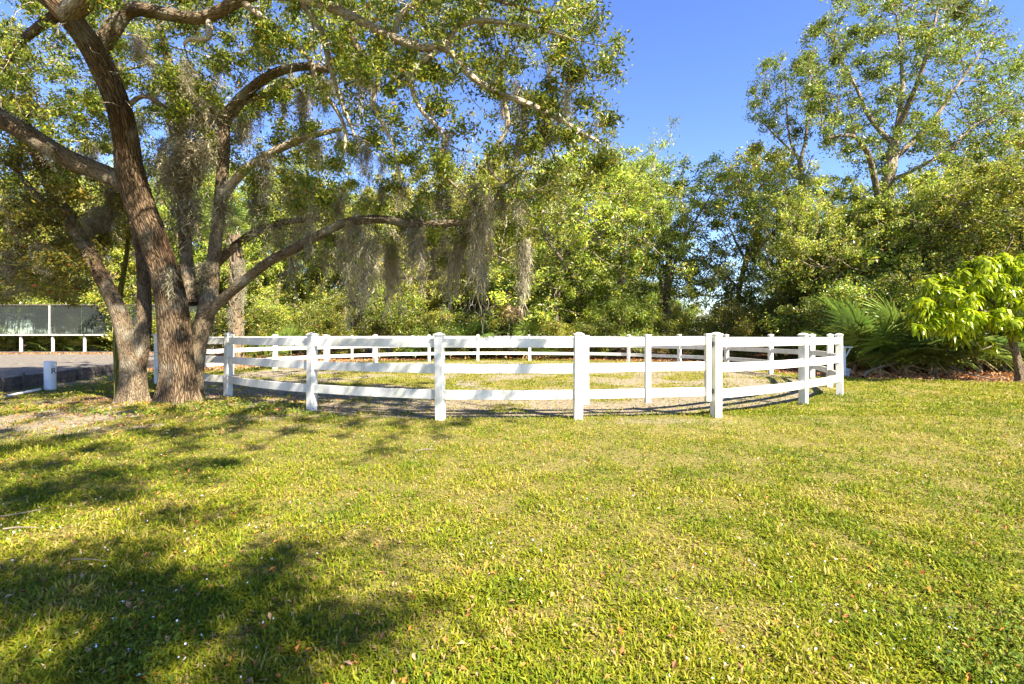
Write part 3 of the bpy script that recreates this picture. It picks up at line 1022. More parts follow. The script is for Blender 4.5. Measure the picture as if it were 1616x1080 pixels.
# moss: along limbs and stems
sp = []
for (x0, y0, Ls, w, Y, n_) in [(300, 120, 1.5, .16, 10.2, 4), (318, 150, 1.7, .15, 10.1, 5), (300, 225, 1.6, .17, 10.2, 4), (275, 235, 1.6, .16, 10.3, 4), (290, 320, 1.4, .16, 10.2, 3), (335, 200, 1.3, .15, 10.1, 3), (352, 300, 1.0, .14, 10.2, 2), (232, 62, .7, .12, 8.2, 1),
                               (555, 352, 1.1, .10, 9.05, 2), (590, 350, 2.0, .12, 9., 2), (525, 362, 1.3, .12, 9.15, 1), (640, 355, 1.9, .11, 8.9, 2), (672, 358, 1.2, .08, 8.9, 1), (755, 348, 2.0, .10, 8.7, 2), (765, 300, 1.2, .13, 8.8, 2), (440, 352, 1.3, .12, 10.9, 1), (470, 350, 1.8, .12, 10.9, 1), (500, 348, 1.5, .12, 10.9, 2), (270, 420, .9, .1, 9.5, 1), (330, 420, .8, .09, 10., 2),
                               (725, 400, 1.5, .08, 9.2, 1), (730, 365, 1.2, .08, 9.2, 1), (830, 385, 1.7, .09, 9.4, 2), (865, 270, .6, .10, 8.4, 1), (415, 250, 1., .10, 10., 1), (560, 100, .7, .1, 7.8, 1), (505, 118, .9, .11, 9.2, 1), (375, 180, .9, .10, 10.1, 2), (610, 365, 2.0, .13, 10.5, 3), (700, 360, 1.6, .11, 10.2, 2), (560, 375, 2.0, .13, 11.2, 2), (535, 300, 1.2, .12, 9.8, 2), (480, 290, 1.1, .12, 10.5, 2), (405, 300, 1.2, .12, 11., 2), (640, 290, .8, .1, 9., 1)]:
    for _ in range(n_):
        q = P(x0 + r.normal(0, 9), y0 + r.normal(0, 9), Y + r.normal(0, 0.15))
        sp.append((*q, Ls * r.uniform(0.6, 1.1), w * r.uniform(0.7, 1.2)))
pxn, pyn = pix(pos)
cand = np.where((rad < .03) & (rad > .008) & (pxn > 60) & (pxn < 930) & (pyn > 90) & (pyn < 420) & (np.arange(len(pos)) >= len(nodes)))[0]
for i_ in r.choice(cand, 115, replace=False):
    sp.append((*pos[i_], r.uniform(.3, .95), r.uniform(.05, .10)))
hang_moss(oakA, orgA, sp, r)

# ---- the smaller twin-stemmed oak to its left
orgB = np.array([TREE_B[0], TREE_B[1], 0.0])
oakB = empty("twin_stem_oak", orgB)
tag(oakB, "smaller smooth-barked oak forking low into two stems, left of the big oak", "tree")
Bd = [
    rows((211, 650, 10., .29), (211, 630, 10., .245), (211, 605, 10., .23), (210, 578, 10., .22), (201, 545, 10., .165), (190, 500, 10., .15), (170, 455, 9.95, .13), (140, 400, 9.9, .12), (105, 340, 9.8, .11), (75, 285, 9.7, .10), (55, 230, 9.6, .10), (30, 170, 9.5, .07)),
    rows((214, 585, 10., .17), (223, 548, 10.05, .145), (228, 500, 10.1, .125), (227, 440, 10.2, .115), (222, 390, 10.2, .105), (206, 330, 10.3, .095), (185, 290, 10.4, .10), (150, 275, 10.5, .09), (80, 260, 10.6, .06)),
    rows((100, 330, 9.8, .06), (60, 310, 9.7, .05), (20, 265, 9.6, .04), (-20, 240, 9.5, .03)),
    rows((90, 310, 9.8, .05), (60, 350, 9.9, .04), (20, 370, 10., .03)),
]
nodes, pars, rr = limbs(Bd, oakB, M['bark_pale'], orgB, name="stem", first_name="trunk")
s = smooth_line(rows((187, 634, 10.4, .085), (186, 580, 10.4, .07), (184, 530, 10.4, .062), (189, 470, 10.6, .05), (200, 400, 10.8, .04), (205, 330, 10.9, .03)), 4)
v, q, k = tube(s[:, :3] - orgB, s[:, 3], 10, rough=0.05)
tag(link("mossy_stem", quad_mesh("mossy_stem", v, q, vec=k, smooth=True), M['bark_moss'], oakB), "thin stem covered in green moss")
att = cloud([(50, 455, 100, 32, 11, 15, 110), (40, 330, 100, 110, 8.8, 12, 260), (140, 330, 120, 80, 10, 13, 160), (50, 420, 100, 50, 9.8, 12, 70), (20, 200, 60, 80, 9, 12, 100)], r)
pos, par = colonize(nodes, pars, att, 0.18, 0.28, 2.5, iters=70, jit=0.4, seed=4)
rad, ch = radii(par, len(nodes), rr, 0.0045)
tag(link("branches", twig_mesh("branches", pos - orgB, par, rad, len(nodes)), M['bark_pale'], oakB), kind="stuff")
cm = crown_mesh("crown", pos, rad, par, len(nodes), 24000, 0.09, 0.10, 6, thin=0.016)
o = link("crown", cm, M['leaf'], oakB); o["kind"] = "stuff"; o.location = -orgB
sp = []
for (x0, y0, Ls, w, Y, n_) in [(165, 330, 1.3, .14, 10.5, 3), (180, 300, 1.2, .12, 10.4, 2), (65, 380, .9, .12, 9.9, 2), (40, 340, 1., .14, 9.9, 2), (110, 350, .8, .1, 9.9, 1), (20, 400, .9, .12, 10.5, 2)]:
    for _ in range(n_):
        sp.append((*P(x0 + r.normal(0, 12), y0 + r.normal(0, 10), Y), Ls * r.uniform(.6, 1.1), w))
hang_moss(oakB, orgB, sp, r)

# ---- oak standing behind the viewer: only its shadow reaches the picture
orgZ = np.array([2.6, -5.2, 0.0])
oakZ = empty("shade_oak", orgZ)
tag(oakZ, "oak behind the viewer whose shadow falls on the near left lawn", "tree")
Zd = [[(2.6, -5.2, -.1, .45), (2.6, -5.1, 1, .34), (2.55, -4.9, 2.2, .3), (2.4, -4.2, 3.6, .22), (2.3, -3.4, 4.6, .14), (2.2, -2.6, 5.2, .08)],
      [(2.4, -4.2, 3.6, .14), (1.2, -3.6, 4.6, .09), (0.4, -2.8, 5.1, .05)],
      [(2.4, -4.4, 3.3, .15), (3.4, -4.4, 4.6, .12), (4.2, -3.9, 5.8, .08)]]
nodes, pars, rr = limbs(Zd, oakZ, M['bark'], orgZ)


def ball(c_, ra, n):
    u = unit(r.normal(0, 1, (n, 3))) * (r.random((n, 1)) ** (1 / 3))
    return np.array(c_) + u * np.array(ra)


SH = 5.2


def above(px, py, h):
    """Point at height h whose shadow lands on ground pixel (px, py)."""
    g = G(px, py)
    return (g[0] + SUN_A * h, g[1] - SUN_B * h, h)


att = [ball((2, -4, 6.6), (3.5, 1.9, 1.2), 200)]
for px0, py0, h0, rx0, n0 in [(455, 865, 5.3, .20, 26), (530, 848, 5.3, .20, 26), (600, 850, 5.3, .18, 24), (655, 868, 5.3, .15, 18), (575, 868, 5.3, .22, 26), (500, 890, 5.3, .22, 24), (660, 945, 5.2, .16, 20), (690, 985, 5.2, .16, 16), (560, 900, 5.2, .18, 20), (620, 935, 5.2, .18, 24), (685, 970, 5.2, .16, 20), (450, 910, 5.4, .25, 26), (350, 915, 5.3, .25, 28), (260, 945, 5.3, .28, 34), (150, 985, 5.3, .28, 34), (50, 1030, 5.3, .28, 34),
                              (480, 985, 5.2, .22, 26), (560, 1010, 5.2, .20, 24), (620, 1040, 5.2, .14, 14), (330, 1020, 5.2, .2, 14), (200, 1060, 5.2, .22, 14), (60, 900, 5.5, .4, 34), (170, 868, 5.5, .35, 34), (270, 830, 5.5, .3, 28), (340, 812, 5.5, .2, 14), (30, 800, 5.6, .5, 34), (130, 775, 5.6, .5, 34), (230, 745, 5.8, .45, 26), (40, 740, 5.8, .5, 26), (330, 760, 5.8, .3, 10)]:
    att.append(ball(above(px0, py0, h0), (rx0 * 1.1, rx0 * .85, .22), n0))
att = np.vstack(att)
pos, par = colonize(nodes, pars, att, 0.2, 0.28, 3, iters=70, jit=0.3, seed=5)
rad, ch = radii(par, len(nodes), rr, 0.004, 2.6)
tag(link("branches", twig_mesh("branches", pos - orgZ, par, rad, len(nodes)), M['bark_pale'], oakZ), kind="stuff")
o = link("crown", crown_mesh("crown", pos, rad, par, len(nodes), 50000, 0.08, 0.12, 8, thin=0.016, clump=.5), M['leaf'], oakZ); o["kind"] = "stuff"; o.location = -orgZ

# ---- woodland kinds, modelled once at the origin and copied
FAR_COL = [(0.12, 0.17, 0.025), (0.21, 0.265, 0.034), (0.33, 0.36, 0.047), (0.46, 0.42, 0.05), (0.40, 0.23, 0.06)]
FAR_W = [0.20, 0.32, 0.31, 0.15, 0.02]


def kind_tree(seed, H, R, base, n_att, nleaf, size, trunk_r, lean=0.0, cols=FAR_COL, w=FAR_W, spread=0.15, lobes=7, thin=0.03, rays=10):
    r = np.random.default_rng(seed)
    th = base + (H - base) * 0.45
    s = [(0, 0, -0.1, trunk_r * 1.35), (0.05, 0, 0.5, trunk_r), (lean * 0.3 + r.normal(0, .15), r.normal(0, .15), th * 0.5, trunk_r * .85), (lean * 0.7 + r.normal(0, .3), r.normal(0, .3), th, trunk_r * .55)]
    D = [s]
    for k in range(4):
        a_ = k * 1.57 + r.uniform(0, 1.2)
        z0 = th * r.uniform(0.45, 0.95)
        p0 = np.array([np.interp(z0, [0, th * .5, th], [0, s[2][0], s[3][0]]), np.interp(z0, [0, th * .5, th], [0, s[2][1], s[3][1]]), z0])
        e = p0 + np.array([math.cos(a_) * R * .55, math.sin(a_) * R * .55, (H - z0) * r.uniform(.25, .6)])
        m_ = (p0 + e) / 2 + r.normal(0, .25, 3)
        D.append([(*p0, trunk_r * .45), (*m_, trunk_r * .33), (*e, trunk_r * .16)])
    nodes, pars, rr = [], [], []
    qb = QB()
    for i, d in enumerate(D):
        ss = smooth_line(d, 4)
        v, q, k = tube(ss[:, :3], ss[:, 3], 12, rough=.05, seed=i, v0=i * 2.)
        qb.add(v, q, vec=k)
        b0 = len(nodes)
        for j, row in enumerate(ss):
            nodes.append(row[:3]); rr.append(row[3]); pars.append(-1 if j == 0 else b0 + j - 1)
    trunk = qb.mesh("trunk", smooth=True)
    at_ = []
    for k in range(lobes):
        a_ = r.uniform(0, 6.28); d = R * r.uniform(.2, .75)
        c_ = np.array([math.cos(a_) * d, math.sin(a_) * d, r.uniform(base + .15 * (H - base), H * .86)])
        u = unit(r.normal(0, 1, (n_att // lobes, 3))) * (r.random((n_att // lobes, 1)) ** (1 / 2.6))
        at_.append(c_ + u * np.array([R * .38, R * .38, (H - base) * .17]))
    for k in range(rays):                      # ragged sprays standing out of the crown
        c_ = at_[r.integers(len(at_))][0]
        d_ = unit(r.normal(0, 1, 3) * (1, 1, .8) + (0, 0, .25))
        c_ = np.array([0, 0, base + (H - base) * r.uniform(.2, .75)])
        t_ = np.linspace(.55, r.uniform(.95, 1.25), 7)[:, None]
        at_.append(c_ + d_ * t_ * np.array([R, R, (H - base) * .42]) + r.normal(0, .12, (7, 3)))
    at_ = np.vstack(at_)
    at_ = at_[at_[:, 2] > base * .6]
    pos, par = colonize(np.array(nodes), np.array(pars), at_, (.30 if size > .14 else .24), (.42 if size > .14 else .34), 5, iters=70, jit=.35, seed=seed)
    rad, ch = radii(par, len(nodes), np.array(rr), .013, 2.2)
    br = twig_mesh("branches", pos, par, rad, len(nodes), segs=(8, 5, 3, 3))
    cr = crown_mesh("crown", pos, rad, par, len(nodes), nleaf, size, spread, seed, cols, w, thin=thin)
    for me_, k in ((trunk, 'bark_far'), (br, 'twig_far'), (cr, 'leaf_far')):
        me_.materials.append(M[k])
    return trunk, br, cr


KT = [kind_tree(21, 11, 4.2, 1.2, 1000, 29000, .145, .20, lobes=9, rays=34), kind_tree(22, 12, 3.8, 1.6, 1000, 28000, .145, .22, lean=.8, lobes=9, rays=34), kind_tree(23, 10, 4.6, .9, 1000, 29000, .145, .18, lean=-.6, lobes=9, rays=34), kind_tree(24, 12.5, 4.0, 2.2, 850, 22000, .155, .20, lobes=8, rays=40)]
SH_COL = [(0.085, 0.12, 0.018), (0.17, 0.215, 0.026), (0.29, 0.31, 0.032), (0.44, 0.40, 0.03), (0.34, 0.19, 0.07)]
KS = [kind_tree(31, 3.6, 1.9, .3, 300, 11000, .12, .05, cols=SH_COL, w=[.3, .36, .22, .08, .04], spread=.2, lobes=6), kind_tree(32, 2.6, 1.7, .2, 260, 9000, .11, .04, cols=SH_COL, w=[.26, .34, .26, .10, .04], spread=.2, lobes=5),
      kind_tree(33, 4.6, 2.0, .4, 320, 12000, .13, .06, cols=SH_COL, w=[.34, .36, .2, .06, .04], spread=.22, lobes=7)]


def plant(kind, name, x, y, sc, rz, label, cat, group=None, sz=None):
    o = empty(name, (x, y, 0), rz)
    o.scale = (sc * random.uniform(.82, 1.25), sc * random.uniform(.82, 1.25), sc * (random.uniform(.75, 1.25) if name != 'woodland_tree' else 1))
    o.rotation_euler = (random.gauss(0, .05), random.gauss(0, .05), rz)
    tag(o, label, cat, group)
    for nm, me_ in zip(("trunk", "branches", "crown"), kind):
        c_ = link(nm, me_, None, o)
        if nm != "trunk":
            c_["kind"] = "stuff"
    return o


rw = np.random.default_rng(77)
SKY_X = [-150, 0, 300, 500, 900, 1000, 1050, 1180, 1230, 1280, 1350, 1450, 1500, 1616, 1800]
SKY_Y = [215, 220, 240, 245, 235, 228, 200, 208, 255, 272, 300, 285, 255, 235, 230]
KH = [11, 12, 10, 12.5]


def reach(px, Y, k, f=1.0):
    """Scale at which kind k just reaches the wood's skyline."""
    return ((HY - np.interp(px, SKY_X, SKY_Y)) / F_PX * Y + CAMZ) / KH[k] * f


# front row of the wood, each with its own place: px column, depth, kind, scale, label
front = [
    (-60, 36, 2, 1.0, "dark leafy tree behind the mirrors at the photo's left edge"),
    (90, 37, 0, 0.95, "bushy tree rising behind the middle of the mirror row"),
    (215, 35, 1, 0.9, "yellow-green tree seen between the two oak trunks"),
    (330, 33, 3, 0.95, "leafy tree seen just right of the big oak's trunk"),
    (430, 33, 0, 1.0, "dense tree behind the fence above the sabal palm trunk"),
    (545, 32, 2, 1.05, "spreading tree behind the moss curtains on the long low limb"),
    (660, 32, 1, 1.0, "leafy tree behind the fence, left of the dry palm skirt"),
    (770, 32.5, 0, 1.08, "tall dense tree directly behind the dry palm skirt"),
    (880, 31, 2, 1.15, "bushy tree behind the fence post left of the gate"),
    (975, 31, 1, 1.08, "bushy green tree rising behind the white gate"),
    (1065, 32, 0, 1.30, "broad tree with the highest rounded top right of the gate"),
    (1165, 31, 2, 1.36, "broad light green tree behind the right end of the pen"),
    (1250, 29, 0, 1.0, "leafy tree below the slim tall tree"),
    (1330, 22.8, 2, 0.80, "grey-twigged low oak behind the pen's right corner"),
    (1460, 21.8, 0, 0.66, "dark green tree behind the palmettos at the right"),
    (1560, 21, 0, 0.78, "dense tree behind the bright lime-green tree"),
    (1398, 22.0, 2, 0.7, "leafy oak in front of the towering oak's lower trunk"),
    (1512, 20.2, 1, 0.7, "yellow-green tree above the lime tree's left side"),
    (1620, 23.0, 0, 0.9, "tall dense tree at the far right under the towering oak's crown"),
    (1690, 19, 2, .95, "dark tree at the photo's right edge"),
]
for px_, Y, k, sc, lab in front:
    plant(KT[k], "woodland_tree", (px_ - CX) / F_PX * Y, Y, reach(px_, Y, k, rw.uniform(.9, 1.04) * (1.1 if px_ > 1280 else 1)), rw.uniform(0, 6.28), lab, "tree", "trees of the wood behind the pen")
LB = "leafy tree crowded deep in the wood behind the front trees"
for i in range(34):
    px_ = -150 + i * 55 + rw.uniform(-20, 20)
    Y = rw.uniform(37, 50) if px_ < 1300 else rw.uniform(27, 38)
    if 1020 < px_ < 1240:
        continue
    top_y = HY - (12 * sc - CAMZ) / Y * F_PX
    kk = int(rw.integers(4))
    plant(KT[kk], "woodland_tree", (px_ - CX) / F_PX * Y, Y, reach(px_, Y, kk, rw.uniform(.72, .97)), rw.uniform(0, 6.28), LB, "tree", "trees deep in the wood")
for i, (x, y) in enumerate([(-41, 38), (-47, 36), (-53, 38), (-60, 36), (-67, 38), (-75, 36), (-44, 45), (-57, 46), (-70, 46)]):
    plant(KT[i % 4], "woodland_tree", x, y, .95 + .1 * (i % 3), i * 1.7, "tree of the wood left of the photo's edge, beyond the mirrors", "tree", "trees left of the picture")
# shrubs along the edge of the wood
LS = "leafy shrub among the undergrowth along the edge of the wood"
MARKS = [(-60, 30, "frontmost shrub below the mirrors at the photo's left edge"), (30, 120, "frontmost shrub below the middle mirror panes"), (120, 190, "frontmost shrub below the mirrors left of the twin-stem oak"), (300, 362, "frontmost shrub between the oak trunks and the sabal palm"),
         (385, 440, "frontmost shrub just right of the sabal palm's trunk"), (440, 500, "frontmost shrub behind the third near fence post from the left"), (500, 560, "frontmost shrub below the left moss curtains"), (560, 620, "frontmost shrub below the middle moss curtains"), (620, 690, "frontmost shrub behind the fence post left of centre"),
         (690, 750, "frontmost shrub left of the dry palm skirt"), (840, 905, "frontmost shrub between the dry palm skirt and the gate"), (905, 1020, "frontmost shrub behind the left half of the near gate"), (1020, 1125, "frontmost shrub behind the right half of the near gate"),
         (1125, 1210, "frontmost shrub just right of the gate's hinge post"), (1210, 1290, "frontmost shrub behind the pen's right end"), (1290, 1350, "frontmost shrub behind the pen's right corner post"), (1490, 1540, "frontmost shrub left of the lime tree"), (1540, 1620, "frontmost shrub behind the lime tree's crown")]
shr = []
for i in range(46):
    px_ = -60 + i * 38 + rw.uniform(-14, 14)
    if px_ < 300:
        Y = rw.uniform(33, 34.5)
    elif px_ < 1290:
        k_ = circle_hit(np.clip(px_, 480, 1150))[1]
        Y = max(k_ + rw.uniform(1.6, 4.0), 28.6 if 470 < px_ < 1180 else 26)
    else:
        Y = rw.uniform(18.5, 21)
    shr.append([px_, Y, LS])
for a_, b_, lab in MARKS:
    c_ = [q_ for q_ in shr if a_ <= q_[0] < b_]
    if c_:
        min(c_, key=lambda q_: q_[1])[2] = lab
for px_, Y, lab in shr:
    plant(KS[rw.integers(3)], "shrub", (px_ - CX) / F_PX * Y, Y, rw.uniform(.7, 1.05) * (1.0 if px_ < 1290 else .85), rw.uniform(0, 6.28), lab, "shrub", "shrubs along the edge of the wood")
# thicket filling the wood behind the edge
LT = "tall thicket bush filling the gaps deep in the wood"
for i in range(90):
    px_ = -120 + (i % 60) * 30 + rw.uniform(-12, 12) + (i // 60) * 15
    if i >= 60:
        px_ = -120 + (i - 60) * 60
    Y = rw.uniform(34, 44) if px_ < 1300 else rw.uniform(22, 29)
    if i >= 60:
        Y = rw.uniform(48, 56)
    if 1030 < px_ < 1220 and i % 2 and i < 60:
        continue
    plant(KS[2 if i % 3 else 0], "thicket_bush", (px_ - CX) / F_PX * Y, Y, rw.uniform(1.2, 1.7) * (.62 if 1030 < px_ < 1220 and i < 60 else .85 if 1030 < px_ < 1220 else 1), rw.uniform(0, 6.28), LT, "bush", "thicket deep in the wood")
# trees behind the viewer, seen in the mirrors
for i, (x, y) in enumerate([(-60, 12.5), (-57.5, 10.2), (-55, 8.2), (-52.5, 6), (-50, 4), (-47.5, 1.8), (-45, -.2), (-42, -2.8), (-39, -5.5), (-62, 5), (-56, 0), (-50, -5)]):
    plant(KT[i % 4], "woodland_tree", x, y, 1.25, i * 1.3, "tree behind the viewer, seen only as a reflection in the mirrors", "tree", "trees reflected in the mirrors")

for i, (x, y) in enumerate([(-58.5, 11.3), (-56, 9.2), (-53.6, 7.2), (-51, 5), (-48.6, 3), (-46, .8), (-43.5, -1.5), (-40.5, -4.2)]):
    plant(KS[2], "thicket_bush", x, y, 1.9, i * 1.3, "tall bush behind the viewer, seen only as a reflection in the mirrors", "bush", "bushes reflected in the mirrors")

# ---- tall open oak at the right, and the slim one beside it
def open_oak(name, label, org, D, specs, nleaf, seed, step=.36, size=.155):
    org = np.array(org, float)
    t = empty(name, org)
    tag(t, label, "tree")
    nodes, pars, rr = limbs(D, t, M['bark_far'], org, nseg=10)
    att = cloud(specs, np.random.default_rng(seed))
    pos, par = colonize(nodes, pars, att, step, step * 1.3, 5, iters=70, jit=.3, seed=seed)
    rad, ch = radii(par, len(nodes), rr, .010)
    tag(link("branches", twig_mesh("branches", pos - org, par, rad, len(nodes), segs=(8, 5, 4, 3)), M['bark_far'], t), kind="stuff")
    o = link("crown", crown_mesh("crown", pos, rad, par, len(nodes), nleaf, size, .15, seed, FAR_COL, [.52, .33, .12, .02, .01], thin=.028), M['leaf_tall'], t)
    o["kind"] = "stuff"; o.location = -org
    return t


Yt = 24.
bx = P(1380, 572, Yt)
open_oak("tall_oak", "tall open-crowned oak towering over the wood at the upper right", (bx[0], bx[1], 0), [
    rows((1380, 577, Yt, .45), (1382, 480, Yt, .37), (1386, 400, Yt, .34), (1394, 330, Yt, .30), (1402, 280, Yt, .27), (1408, 245, Yt, .24), (1412, 220, Yt, .22)),
    rows((1411, 226, Yt, .17), (1425, 185, Yt - .5, .15), (1440, 150, Yt - 1, .12), (1455, 110, Yt - 1.3, .09), (1470, 60, Yt - 1.5, .07), (1480, 10, Yt - 1.5, .05)),
    rows((1411, 226, Yt, .14), (1390, 208, Yt + .5, .12), (1368, 178, Yt + 1, .1), (1352, 140, Yt + 1.2, .08), (1330, 100, Yt + 1.2, .06), (1312, 60, Yt + 1., .04)),
    rows((1406, 256, Yt, .13), (1450, 215, Yt + .6, .12), (1480, 180, Yt + 1, .1), (1515, 130, Yt + 1.4, .07), (1550, 80, Yt + 1.8, .05)),
    rows((1392, 335, Yt, .15), (1378, 275, Yt - .6, .13), (1368, 240, Yt - 1, .11), (1345, 215, Yt - 1.4, .08), (1300, 218, Yt - 1.6, .05)),
    rows((1414, 214, Yt, .13), (1424, 150, Yt + .3, .10), (1422, 90, Yt + .5, .07), (1415, 25, Yt + .6, .05)),
    rows((1402, 285, Yt, .10), (1440, 270, Yt - .8, .085), (1500, 235, Yt - 1.2, .07), (1535, 200, Yt - 1.3, .05), (1580, 180, Yt - 1.3, .04)),
], [(1420, 120, 170, 130, 20.5, 28, 620), (1330, 150, 70, 95, 21, 27, 190), (1520, 130, 110, 120, 21, 27, 330), (1590, 190, 60, 100, 21, 26, 190), (1440, 10, 140, 50, 21, 27, 220), (1480, 250, 110, 40, 22, 26, 120), (1340, 230, 50, 30, 22, 26, 60), (1400, 300, 70, 35, 22, 25, 90)], 46000, 41)
Yd = 29.
bx = P(1270, 566, Yd)
open_oak("slim_oak", "slim tall tree with sparse crown left of the towering oak", (bx[0], bx[1], 0), [
    rows((1270, 568, Yd, .26), (1272, 450, Yd, .22), (1270, 340, Yd, .18), (1265, 285, Yd, .16), (1262, 252, Yd, .14)),
    rows((1263, 255, Yd, .10), (1272, 215, Yd, .08), (1275, 175, Yd, .06), (1278, 110, Yd, .04)),
    rows((1263, 255, Yd, .09), (1248, 225, Yd + .5, .07), (1242, 180, Yd + .6, .05), (1240, 130, Yd + .6, .035)),
    rows((1258, 248, Yd, .06), (1225, 215, Yd - .5, .05), (1200, 190, Yd - .7, .03)),
], [(1245, 150, 65, 70, 27, 31, 260), (1278, 130, 30, 55, 28, 31, 80), (1205, 175, 32, 32, 27.5, 30, 70)], 9000, 42)

# ---- bright lime-green tree at the right edge
orgF = np.array([*G(1613, 602), 0.0])
YF = orgF[1]
tF = empty("lime_leaved_tree", orgF)
tag(tF, "small tree with drooping bright lime-green leaves at the right edge", "tree")
Fd = [rows((1614, 606, YF, .12), (1608, 580, YF, .10), (1600, 548, YF, .088), (1590, 515, YF, .08), (1585, 498, YF, .07), (1592, 470, YF, .07), (1602, 430, YF, .05)),
      rows((1590, 515, YF, .06), (1565, 498, YF - .3, .05), (1525, 484, YF - .6, .04), (1480, 492, YF - .8, .02)),
      rows((1586, 500, YF, .06), (1560, 470, YF + .3, .045), (1525, 445, YF + .4, .03), (1490, 430, YF + .4, .02)),
      rows((1594, 525, YF, .055), (1625, 500, YF - .2, .045), (1660, 470, YF - .3, .03)),
      rows((1603, 555, YF, .03), (1575, 545, YF - .3, .025), (1550, 552, YF - .5, .012)),
      rows((1590, 478, YF, .045), (1555, 430, YF - .3, .03), (1530, 405, YF - .4, .02))]
nodes, pars, rr = limbs(Fd, tF, M['bark_pale'], orgF, nseg=10)
specF = [(1540, 470, 80, 50, YF - 1.6, YF + 1.4, 60), (1590, 440, 60, 45, YF - 1.4, YF + 1.4, 50), (1475, 500, 40, 30, YF - 1.3, YF + .6, 40), (1520, 520, 40, 25, YF - 1.3, YF + .8, 30), (1660, 450, 60, 60, YF - 1.4, YF + 1.4, 40), (1610, 500, 30, 30, YF - 1.5, YF + 1, 16), (1500, 450, 40, 25, YF - 1, YF + 1, 18), (1620, 410, 30, 20, YF - 1, YF + 1, 14)]
att = cloud(specF, np.random.default_rng(51))
pos, par = colonize(nodes, pars, att, .2, .22, 4, iters=50, jit=.3, seed=9)
rad, ch = radii(par, len(nodes), rr, .006)
tag(link("branches", twig_mesh("branches", pos - orgF, par, rad, len(nodes)), M['bark_pale'], tF), kind="stuff")


def leaf_blade(L_, W_, droop, col, base, az):
    """Long pointed drooping leaf: 3 quads."""
    out, cols = [], []
    ca, sa = math.cos(az), math.sin(az)
    pts = []
    for k in range(4):
        t = k / 3
        rr_ = L_ * (t * (1 - 0.45 * droop * t))
        z = L_ * (0.12 * t - droop * 0.85 * t * t)
        w_ = W_ * (0.25, 1.0, 0.8, 0.06)[k]
        c_ = np.array([ca * rr_, sa * rr_, z]) + base
        s_ = np.array([-sa, ca, 0]) * w_
        pts += [c_ + s_, c_ - s_]
    return np.array(pts), np.array([[0, 1, 3, 2], [2, 3, 5, 4], [4, 5, 7, 6]]), np.array([col] * 3)


LEAFC = []
for sd in range(4):
    r2 = np.random.default_rng(60 + sd)
    qb = QB()
    for k in range(22):
        g_ = r2.uniform(.75, 1.3)
        c_ = np.array([(0.29, 0.36, 0.006), (0.38, 0.44, 0.010), (0.15, 0.23, 0.006)][r2.integers(3)]) * g_
        v, q, cc = leaf_blade(r2.uniform(.26, .40), r2.uniform(.028, .042), r2.uniform(.5, 1.15), c_, np.array([r2.normal(0, .04), r2.normal(0, .04), r2.normal(0, .05)]), k * 2.4 + r2.uniform(-.4, .4))
        qb.add(v, q, cc)
    LEAFC.append(qb.mesh("leaf_cluster"))
tips = [i for i in range(len(nodes), len(pos)) if rad[i] < .02]
r2 = np.random.default_rng(64)
tips = r2.choice(tips, min(290, len(tips)), replace=False)
for i in tips:
    o = link("leaf_cluster", LEAFC[r2.integers(4)], M['leaf_bright'], tF)
    o.location = pos[i] - orgF + r2.normal(0, .06, 3)
    o.rotation_euler = (r2.normal(0, .25), r2.normal(0, .25), r2.uniform(0, 6.28))
    o.scale = [r2.uniform(.85, 1.25)] * 3

# ------------------------------------------------------------------ palms and palmettos
def fan_frond(seed, dead=False, stalk=.8, size=.75, n=30):
    """Fan leaf on a stalk, pointing along +X and upward."""
    r2 = np.random.default_rng(seed)
    qb = QB()
    base = np.array([stalk, 0, 0.0])
    c0 = np.array((0.50, 0.36, 0.17) if dead else (0.13, 0.18, 0.03))
    v, q, k = tube([(0, 0, 0), (stalk * .5, 0, .03), (stalk, 0, 0)], [.016, .012, .008], 4)
    qb.add(v, q, c0 * .9)
    for i in range(n):
        a_ = math.radians(-125 + 250 * i / (n - 1)) + r2.normal(0, .02)
        L_ = size * (1 - .25 * abs(a_) / 2.2) * r2.uniform(.88, 1.08)
        d = np.array([math.cos(a_), math.sin(a_), 0])
        s_ = np.array([-d[1], d[0], 0])
        W_ = .021 * size / .75
        dr = (0.9 if dead else 0.28) * r2.uniform(.6, 1.3)
        pts = []
        for t, w_ in ((.06, .5), (.45, 1.0), (.78, .7), (1.0, .08)):
            c_ = base + d * L_ * t * (1 - .35 * dr * t) + np.array([0, 0, (.10 * math.cos(a_) * t - dr * t * t) * L_])
            tw_ = r2.normal(0, .25)
            pts += [c_ + s_ * W_ * w_ + np.array([0, 0, W_ * w_ * .7]), c_ - s_ * W_ * w_ + np.array([0, 0, W_ * w_ * .7 * tw_])]
        col = c0 * r2.uniform(.7, 1.35) * (1 + r2.normal(0, .06, 3))
        qb.add(np.array(pts), np.array([[0, 1, 3, 2], [2, 3, 5, 4], [4, 5, 7, 6]]), col)
    me_ = qb.mesh("dead_frond" if dead else "frond")
    me_.materials.append(M['frond'])
    return me_


FR = [fan_frond(80 + i) for i in range(3)]
FD = [fan_frond(90 + i, True) for i in range(2)]


